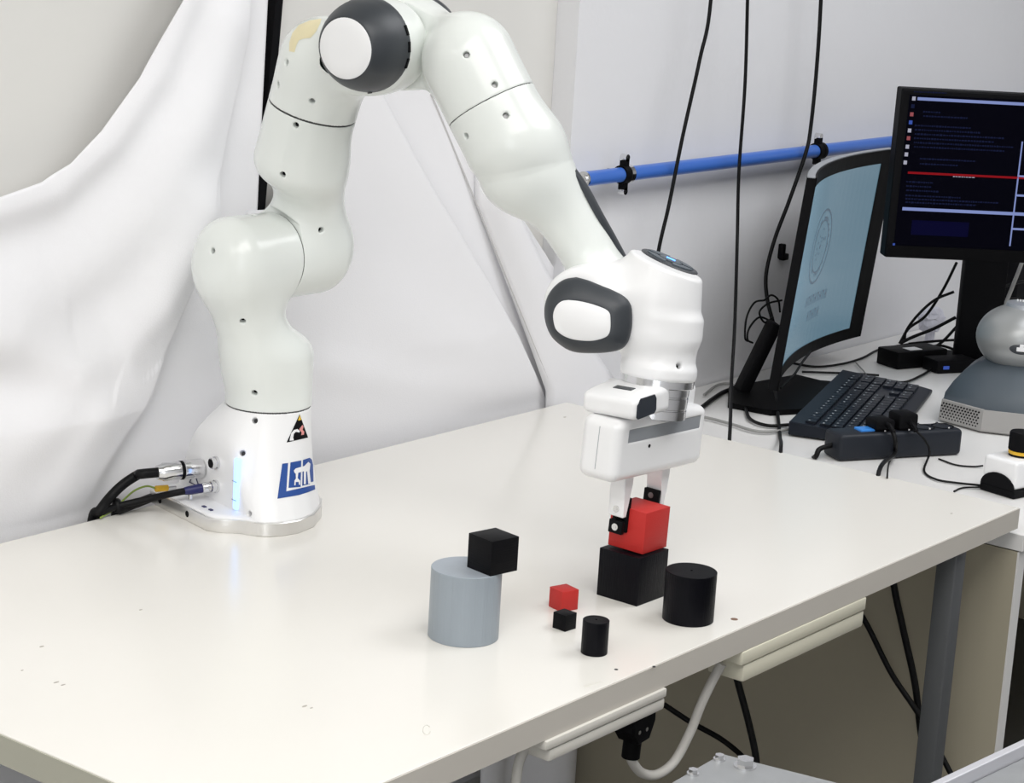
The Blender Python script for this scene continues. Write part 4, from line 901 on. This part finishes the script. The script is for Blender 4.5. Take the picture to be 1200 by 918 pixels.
ub = ((Matrix.Rotation(-math.atan2(be.y, be.x), 3, 'Z')) @ (az(1207, 532, D2 + .049) - Vector((bc.x, bc.y, DZ)))); bx_, by_ = max(-.02, min(.02, ub.x)), max(-.03, min(.03, ub.y))
bx_, by_ = .004, -sgn_*.0; 
bm = bmesh.new(); lathe(bm, [(.017, .055), (.019, .056), (.019, .060)], 28, Matrix.Translation((bx_, by_, 0))); B('button_collar', bm, M['pitch'], pb, True)
bm = bmesh.new(); lathe(bm, [(.0195, .0595), (.0198, .060), (.0198, .064), (.0192, .0645)], 28, Matrix.Translation((bx_, by_, 0))); tag(B('yellow_ring', bm, M['yellow'], pb, True), 'yellow ring under the button')
bm = bmesh.new(); lathe(bm, [(.0185, .064), (.0205, .066), (.0205, .090), (.019, .093), (.012, .0935)], 28, Matrix.Translation((bx_, by_, 0))); B('button', bm, M['pitch'], pb, True)
# ================================================================ HAPTIC STYLUS DEVICE
hd = az(1196, 478, D2); hd = Vector((.618, -.482, DZ))
hb = thing('haptic_device', 'grey bulbous desktop device with a round silver head on a slate base', 'device', hd)
v_ = Vector(CAM) - hd; v_.z = 0; v_.normalize(); hr = Vector((-v_.y, v_.x, 0)); ang = math.atan2(v_.y, v_.x) ; hb.rotation_euler = (0, 0, ang); hb.scale = (1.16, 1.16, 1.16)
# local x towards the camera, local y to picture right
ft = [(.080, -.035), (.080, .10), (.045, .155), (-.06, .155), (-.075, .0), (-.06, -.085), (.035, -.098)]
def scl(l, s, dx=0, dy=0): return [(x*s + dx, y*s + dy) for x, y in l]
bm = bmesh.new(); loft(bm, [[Vector((x, y, .0015)) for x, y in scl(ft, .96)], [Vector((x, y, .004)) for x, y in ft], [Vector((x, y, .034)) for x, y in scl(ft, .975)], [Vector((x, y, .036)) for x, y in scl(ft, .94)]]); B('base_skirt', bm, M['lgrey'], hb, True, 30)
bm = bmesh.new(); L_s = []
for s_, z_ in ((.965, .034), (.955, .045), (.88, .062), (.76, .080), (.64, .092), (.50, .100), (.30, .103)): L_s.append([Vector((x, y, z_)) for x, y in scl(ft, s_, 0, .020*(1-s_)/.6)])
loft(bm, L_s); tag(B('body_shell', bm, M['slate'], hb, True, 60), 'slate grey sloping shell')
bm = bmesh.new(); hc = Vector((.005, .004, .132)); bmesh.ops.create_uvsphere(bm, u_segments=40, v_segments=24, radius=.0585, matrix=Matrix.Translation(hc)); bmesh.ops.scale(bm, vec=(1, 1.06, .84), space=Matrix.Translation(-hc), verts=bm.verts[:]); hh_ = B('head', bm, M['silver'], hb, True, 60)
bm = bmesh.new(); lathe(bm, [(.030, .0), (.028, .006), (.012, .0085)], 32, Matrix.Translation(hc + Vector((-.004, .005, .0440)))); tag(B('head_cap', bm, M['hgrey'], hh_, True, 60), 'grey cap on top')
bm = bmesh.new(); bmesh.ops.create_uvsphere(bm, u_segments=24, v_segments=12, radius=1, matrix=Matrix.Translation(hc + Vector((.0555, .004, -.006))) @ Matrix.Diagonal((.004, .017, .009, 1))); tag(B('badge', bm, M['dgrey'], hh_, True, 60), 'dark oval badge')
bm = bmesh.new(); box(bm, hc + Vector((.0592, .004, -.007)), (.002, .012, .006), bev=.0008); box(bm, hc + Vector((.0592, .005, -.002)), (.002, .006, .005), bev=.0008); tag(B('badge_mark', bm, M['white'], hh_), 'white mark on the badge')
bm = bmesh.new()
for i in range(7): box(bm, hc + Vector((-.006, -.008 + i*.004, .0528)), (.012, .0022, .0012))
tag(B('head_mark', bm, M['white'], hh_), 'white lettering on top of the head')
# vent holes on the left front facet
a_ = Vector((ft[6][0], ft[6][1], 0)); b_ = Vector((ft[0][0], ft[0][1], 0)); fd = (b_ - a_).normalized(); fn = Vector((fd.y, -fd.x, 0))
if fn.dot(a_) < 0: fn = -fn
bm = bmesh.new(); Lf = (b_ - a_).length
for r in range(6):
    for i in range(13):
        p = a_ * .985 + fd * ((i + .5 + .5*(r % 2)) / 14 * Lf * .96) + fn * .0006 + Vector((0, 0, .0085 + r * .0042)); cylr(bm, p - fn*.001, p + fn*.0006, .0013, n=6)
tag(B('vent_holes', bm, M['pitch'], hb), 'rows of small round vent holes', None, None, 'stuff')
bm = bmesh.new(); p = (a_ * .9 + b_ * .9)/2; 
for t in (.0,):
    pts = [(-Lf*.42 + 0, .0), (-Lf*.36, .018), (-Lf*.1, .036), (Lf*.2, .034), (Lf*.42, .0)]
# ================================================================ CLUTTER BEHIND THE KEYBOARD
def onz(l, dz=.004): return [az(a, b, D2 + dz) for a, b in l]
ab = az(1058, 430, D2); ad = thing('power_adapter', 'black power adapter lying on the desk behind the keyboard', 'adapter', (ab.x, ab.y, DZ), -.35)
bm = bmesh.new(); box(bm, (.03, .01, .017), (.125, .060, .033), bev=.003); B('housing', bm, M['black'], ad, True)
bm = bmesh.new(); box(bm, (.02, .0, .0338), (.03, .022, .0012)); tag(B('rating_label', bm, M['white'], ad), 'white label')
hbx = az(1085, 434, D2); hu = thing('cable_hub', 'small dark hub among the cables behind the keyboard', 'hub', (hbx.x, hbx.y, DZ), -.5)
bm = bmesh.new(); box(bm, (.045, -.01, .013), (.09, .05, .025), bev=.003); B('housing', bm, M['pitch'], hu, True)
bm = bmesh.new(); box(bm, (.02, -.0355, .012), (.012, .003, .006)); tag(B('status_lamp', bm, M['icob'], hu), 'blue lamp')
bgp = 'black cables lying on the desk behind the keyboard'
CL = [([(925, 425), (955, 430), (985, 427), (1010, 420), (1030, 410), (1055, 405), (1075, 402)], .0024, 'cable', 'black cable curving up from the curved monitor to the wall corner'),
      ([(940, 436), (970, 437), (1000, 438), (1030, 440)], .0022, 'cable', 'straight black cable just behind the keyboard, upper of two'),
      ([(930, 446), (960, 447), (985, 449)], .0022, 'cable', 'straight black cable behind the keyboard, lower of two'),
      ([(885, 462), (910, 470), (935, 478), (940, 492), (925, 503), (890, 506), (860, 498), (838, 492), (820, 488)], .0026, 'gcable', 'grey cable looping on the desk left of the keyboard'),
      ([(868, 462), (874, 480), (880, 492), (900, 499), (925, 498)], .0030, 'cable', 'black cable curling under the curved monitor foot'),
      ([(960, 462), (975, 456), (990, 455)], .0024, 'cable', 'short black cable across the monitor foot'),
      ([(825, 463), (840, 452), (855, 450), (870, 456), (890, 452)], .0024, 'gcable', 'grey cable bundle by the foot of the wall'),
      ([(822, 478), (838, 466), (852, 458), (868, 455)], .0040, 'cable', 'thick black cable leading to the monitor foot'),
      ([(1040, 446), (1060, 448), (1080, 440), (1096, 430)], .0024, 'cable', 'black cable in front of the power adapter'),
      ([(1005, 447), (1015, 440), (1003, 425)], .0014, 'gcable', 'thin grey cord by the adapter')]
for pts_, r_, m_, lab in CL:
    cable('desk_cable', onz(pts_, .005), r_, M[m_], lab, 'cable')
def yv(a, b, y): return ay(a, b, y)
for i_, (pts_, r_) in enumerate((([(1121, 308, -.16), (1105, 340, -.13), (1085, 370, -.1), (1065, 385, -.08), (1054, 403, -.07)], .0028), ([(1118, 342, -.15), (1095, 352, -.12), (1075, 370, -.1), (1062, 388, -.08), (1060, 400, -.075)], .0028),
        ([(1120, 372, -.15), (1095, 385, -.12), (1070, 395, -.09), (1056, 402, -.08)], .0034), ([(1122, 382, -.15), (1105, 400, -.13), (1090, 410, -.12), (1075, 418, -.11)], .0030), ([(1130, 398, -.15), (1095, 400, -.12), (1065, 403, -.09)], .0026), ([(1125, 412, -.16), (1100, 405, -.13), (1080, 412, -.12)], .0026))):
    cable('monitor_cable', [yv(*p) for p in pts_], r_, M['cable'], ('black cable drooping from the top of the flat monitor stand, the highest of the bunch', 'second black cable below the highest one at the flat monitor stand', 'thick black cable passing under the white bag to the wall corner', 'short black cable sloping from the stand towards the power adapter', 'nearly level black cable between the wall corner and the flat monitor stand', 'lowest black cable at the foot of the flat monitor stand')[i_], 'cable', None, 'cables behind the flat monitor stand')
cable('tangle_cable', [yv(*p) for p in ((950, 412, -.16), (940, 425, -.16), (930, 440, -.16), (915, 455, -.17))], .0022, M['cable'], 'thin black cable hanging at the lower left corner of the curved monitor', 'cable')
for i_, (pts_, m_) in enumerate((([(1160, 345, -.12), (1180, 335, -.14), (1200, 330, -.16), (1225, 330, -.16)], 'cable'), ([(1172, 372, -.14), (1183, 345, -.15), (1196, 312, -.17), (1200, 300, -.17)], 'gcable'), ([(1158, 362, -.12), (1175, 352, -.13), (1195, 350, -.14)], 'cable'))):
    cable('monitor_cable', [yv(*p) for p in pts_], .0034 if m_ == 'cable' else .0042, M[m_], ('black cable right of the flat monitor stand', 'grey cable hanging right of the flat monitor stand', 'lower black cable right of the flat monitor stand')[i_], 'cable')
# dark bag-like bundle behind the stand
pk = ay(1092, 372, -.06); pg = thing('plastic_bag', 'crumpled white plastic bag between the cables and the monitor stand', 'bag', (pk.x, pk.y, pk.z - .04))
bm = bmesh.new(); bmesh.ops.create_icosphere(bm, subdivisions=3, radius=.032, matrix=Matrix.Translation((0, 0, .035)) @ Matrix.Diagonal((1.15, .7, .8, 1)))
random.seed(5)
for v in bm.verts: v.co += Vector((random.uniform(-1, 1), random.uniform(-1, 1), random.uniform(-1, 1))) * .0042
B('crumpled_film', bm, M['paper'], pg, False)
bm = bmesh.new(); cylr(bm, (0, 0, -(pk.z - .04 - DZ) + .001), (0, 0, .02), .010, n=8); B('gathered_neck', bm, M['paper'], pg)
p = ay(1190, 380, -.02); bm = bmesh.new(); box(bm, (p.x + .06, -.010, DZ + .141), (.22, .05, .28), bev=.006); tag(B('computer_case', bm, M['pitch']), 'dark case standing against the wall behind the flat monitor', 'computer')
# ================================================================ SOCKET STRIPS UNDER THE TABLE EDGE
def under(name, pa, pb, lab, m, h, yb=-.770, dep=.050, taper=.02):
    A_ = ay(*pa, yb - dep/2); B_ = ay(*pb, yb - dep/2); x0, x1 = A_.x, B_.x; c_ = Vector(((x0+x1)/2, yb, T - TH)); L = x1 - x0
    r_ = thing(name, lab, 'socket strip', c_)
    bm = bmesh.new(); prof = [(-L/2, -.0005), (L/2, -.0005), (L/2, -h*.42), (-L/2, -h*.42)]
    box(bm, (0, 0, -h*.22), (L, dep, h*.44 - .001), bev=.002, seg=2); B('mounting_half', bm, m, r_, True)
    bm = bmesh.new(); box(bm, (taper*.2, 0, -h*.72), (L - taper*.4, dep - .003, h*.54), bev=.003, seg=2); B('socket_half', bm, m, r_, True)
    return r_
u1_ = under('socket_strip', (640, 886), (781, 822), 'white socket strip under the table edge, left of the hanging black connector', M['creamw'], .026, -.770, .046)
u2_ = under('socket_strip', (868, 797), (1014, 720), 'cream socket strip under the table edge, right of the white looping cord', M['cream'], .040, -.765, .052)
# black connector and the cords below
kq_ = ay(744, 842, -.745); kn_ = thing('cable_connector', 'black connector hanging under the table with a white cord', 'connector', kq_)
bm = bmesh.new(); prism(bm, [(-.021, .022), (.021, .034), (.022, -.004), (.012, -.024), (-.010, -.026), (-.021, -.012)], -.014, .014, Matrix.Rotation(PI/2, 4, 'X')); bmesh.ops.bevel(bm, geom=bm.edges[:], offset=.002, segments=1, affect='EDGES'); B('connector_body', bm, M['pitch'], kn_)
bm = bmesh.new(); cylr(bm, (-.001, 0, -.022), (-.003, 0, -.046), .0105, n=16, bev=.001); B('collar', bm, M['black'], kn_, True)
for dx in (-.010, .004): bm = bmesh.new(); cylr(bm, (dx, -.0145, -.010), (dx, -.0135, -.010), .0025, n=10); B('screw', bm, M['chrome'], kn_, True)
cable('white_cord', [kq_ + Vector((-.003, 0, -.042)), ay(741, 893, -.745), ay(752, 906, -.745), ay(770, 908, -.75), ay(790, 893, -.75), ay(808, 860, -.755), ay(822, 825, -.76), ay(838, 792, -.765), ay(846, 778, -.77)], .0056, M['wcable'], 'thick white cord looping from the black connector up to the table edge', 'cable', n=14)
cable('white_cord', [ay(624, 868, -.76), ay(612, 884, -.76), ay(606, 905, -.76), ay(602, 950, -.76)], .0054, M['wcable'], 'white cord hanging left of the white socket strip', 'cable', n=12)
def sp(l, y): return [ay(a, b, y) for a, b in l]
cable('under_cable', [ax(778, 826, -.3), ax(810, 847, -.28), ax(850, 870, -.27), ax(880, 900, -.27), ax(900, 950, -.27)], .0042, M['cable'], 'black cable slanting away under the table beside the connector', 'cable')
cable('under_cable', [ax(862, 790, -.3), ax(868, 812, -.3), ax(878, 850, -.3), ax(886, 890, -.3), ax(890, 950, -.3)], .0050, M['cable'], 'black cable hanging below the cream socket strip', 'cable')
cable('under_cable', [ax(1006, 715, -.06), ax(1020, 740, -.06), ax(1045, 790, -.06), ax(1075, 835, -.06), ax(1098, 876, -.06), ax(1120, 918, -.06)], .0042, M['cable'], 'black cable running down from the far end of the cream socket strip', 'cable')
cable('under_cable', [ax(1046, 676, -.045), ax(1050, 700, -.045), ax(1060, 745, -.045), ax(1072, 800, -.045), ax(1078, 850, -.045), ax(1085, 900, -.045)], .0052, M['cable'], 'thick black cable just left of the grey table leg', 'cable')
# ================================================================ FOREGROUND MACHINE PARTS
ZF = .0
P3 = [az(846, 884, ZF), az(782, 921, ZF), az(750, 962, ZF), az(955, 975, ZF), az(993, 921, ZF)]
cp = sum(P3, Vector()) / 5
mp = thing('bolted_plate', 'grey machined plate with hex bolts in the bottom foreground', 'plate', (cp.x, cp.y, cp.z - .012))
bm = bmesh.new(); prism(bm, [(p.x - cp.x, p.y - cp.y) for p in P3], 0, .012); B('plate', bm, M['plate'], mp)
for i_, (px, py, r_) in enumerate(((873, 899, .011), (843, 891, .006), (812, 908, .006))):
    p = az(px, py, ZF) - Vector((cp.x, cp.y, cp.z - .012)); bm = bmesh.new(); cylr(bm, p, p + Vector((0, 0, .002)), r_, n=20); cylr(bm, p + Vector((0, 0, .002)), p + Vector((0, 0, .002 + r_*.6)), r_*.78, n=6); B('hex_bolt', bm, M['chrome'], mp)
bm = bmesh.new(); cylr(bm, Vector((0, 0, -(cp.z - .012))), Vector((0, 0, 0)), .03, n=16); B('support_post', bm, M['steel'], mp, True)
a_ = az(1200, 866, ZF); b_ = az(1083, 921, ZF); dv = (a_ - b_).normalized(); a2 = a_ + dv * .25; b2 = b_ - dv * .05; sd = Vector((-dv.y, dv.x, 0)); sd = sd if sd.dot(Vector((.79, .61, 0))) < 0 else -sd
fp = thing('aluminium_profile', 'pale aluminium profile rail crossing the bottom right corner', 'profile', ((a2 + b2)/2 - Vector((0, 0, .02))))
bm = bmesh.new(); R_ = Matrix((dv, sd, Vector((0, 0, 1)))).transposed(); box(bm, sd*.0045 + Vector((0, 0, .01)), ((a2-b2).length, .009, .02), R_, bev=.001); B('upper_rail', bm, M['prof'], fp)
bm = bmesh.new(); box(bm, sd*.045 + Vector((0, 0, -.004)), ((a2-b2).length, .07, .02), R_); B('web', bm, M['plate'], fp)
bm = bmesh.new(); cylr(bm, Vector((0, 0, -((a2 + b2)/2).z + .02)) + sd*.04, sd*.04 + Vector((0, 0, -.01)), .03, n=16); B('support_post', bm, M['steel'], fp, True)
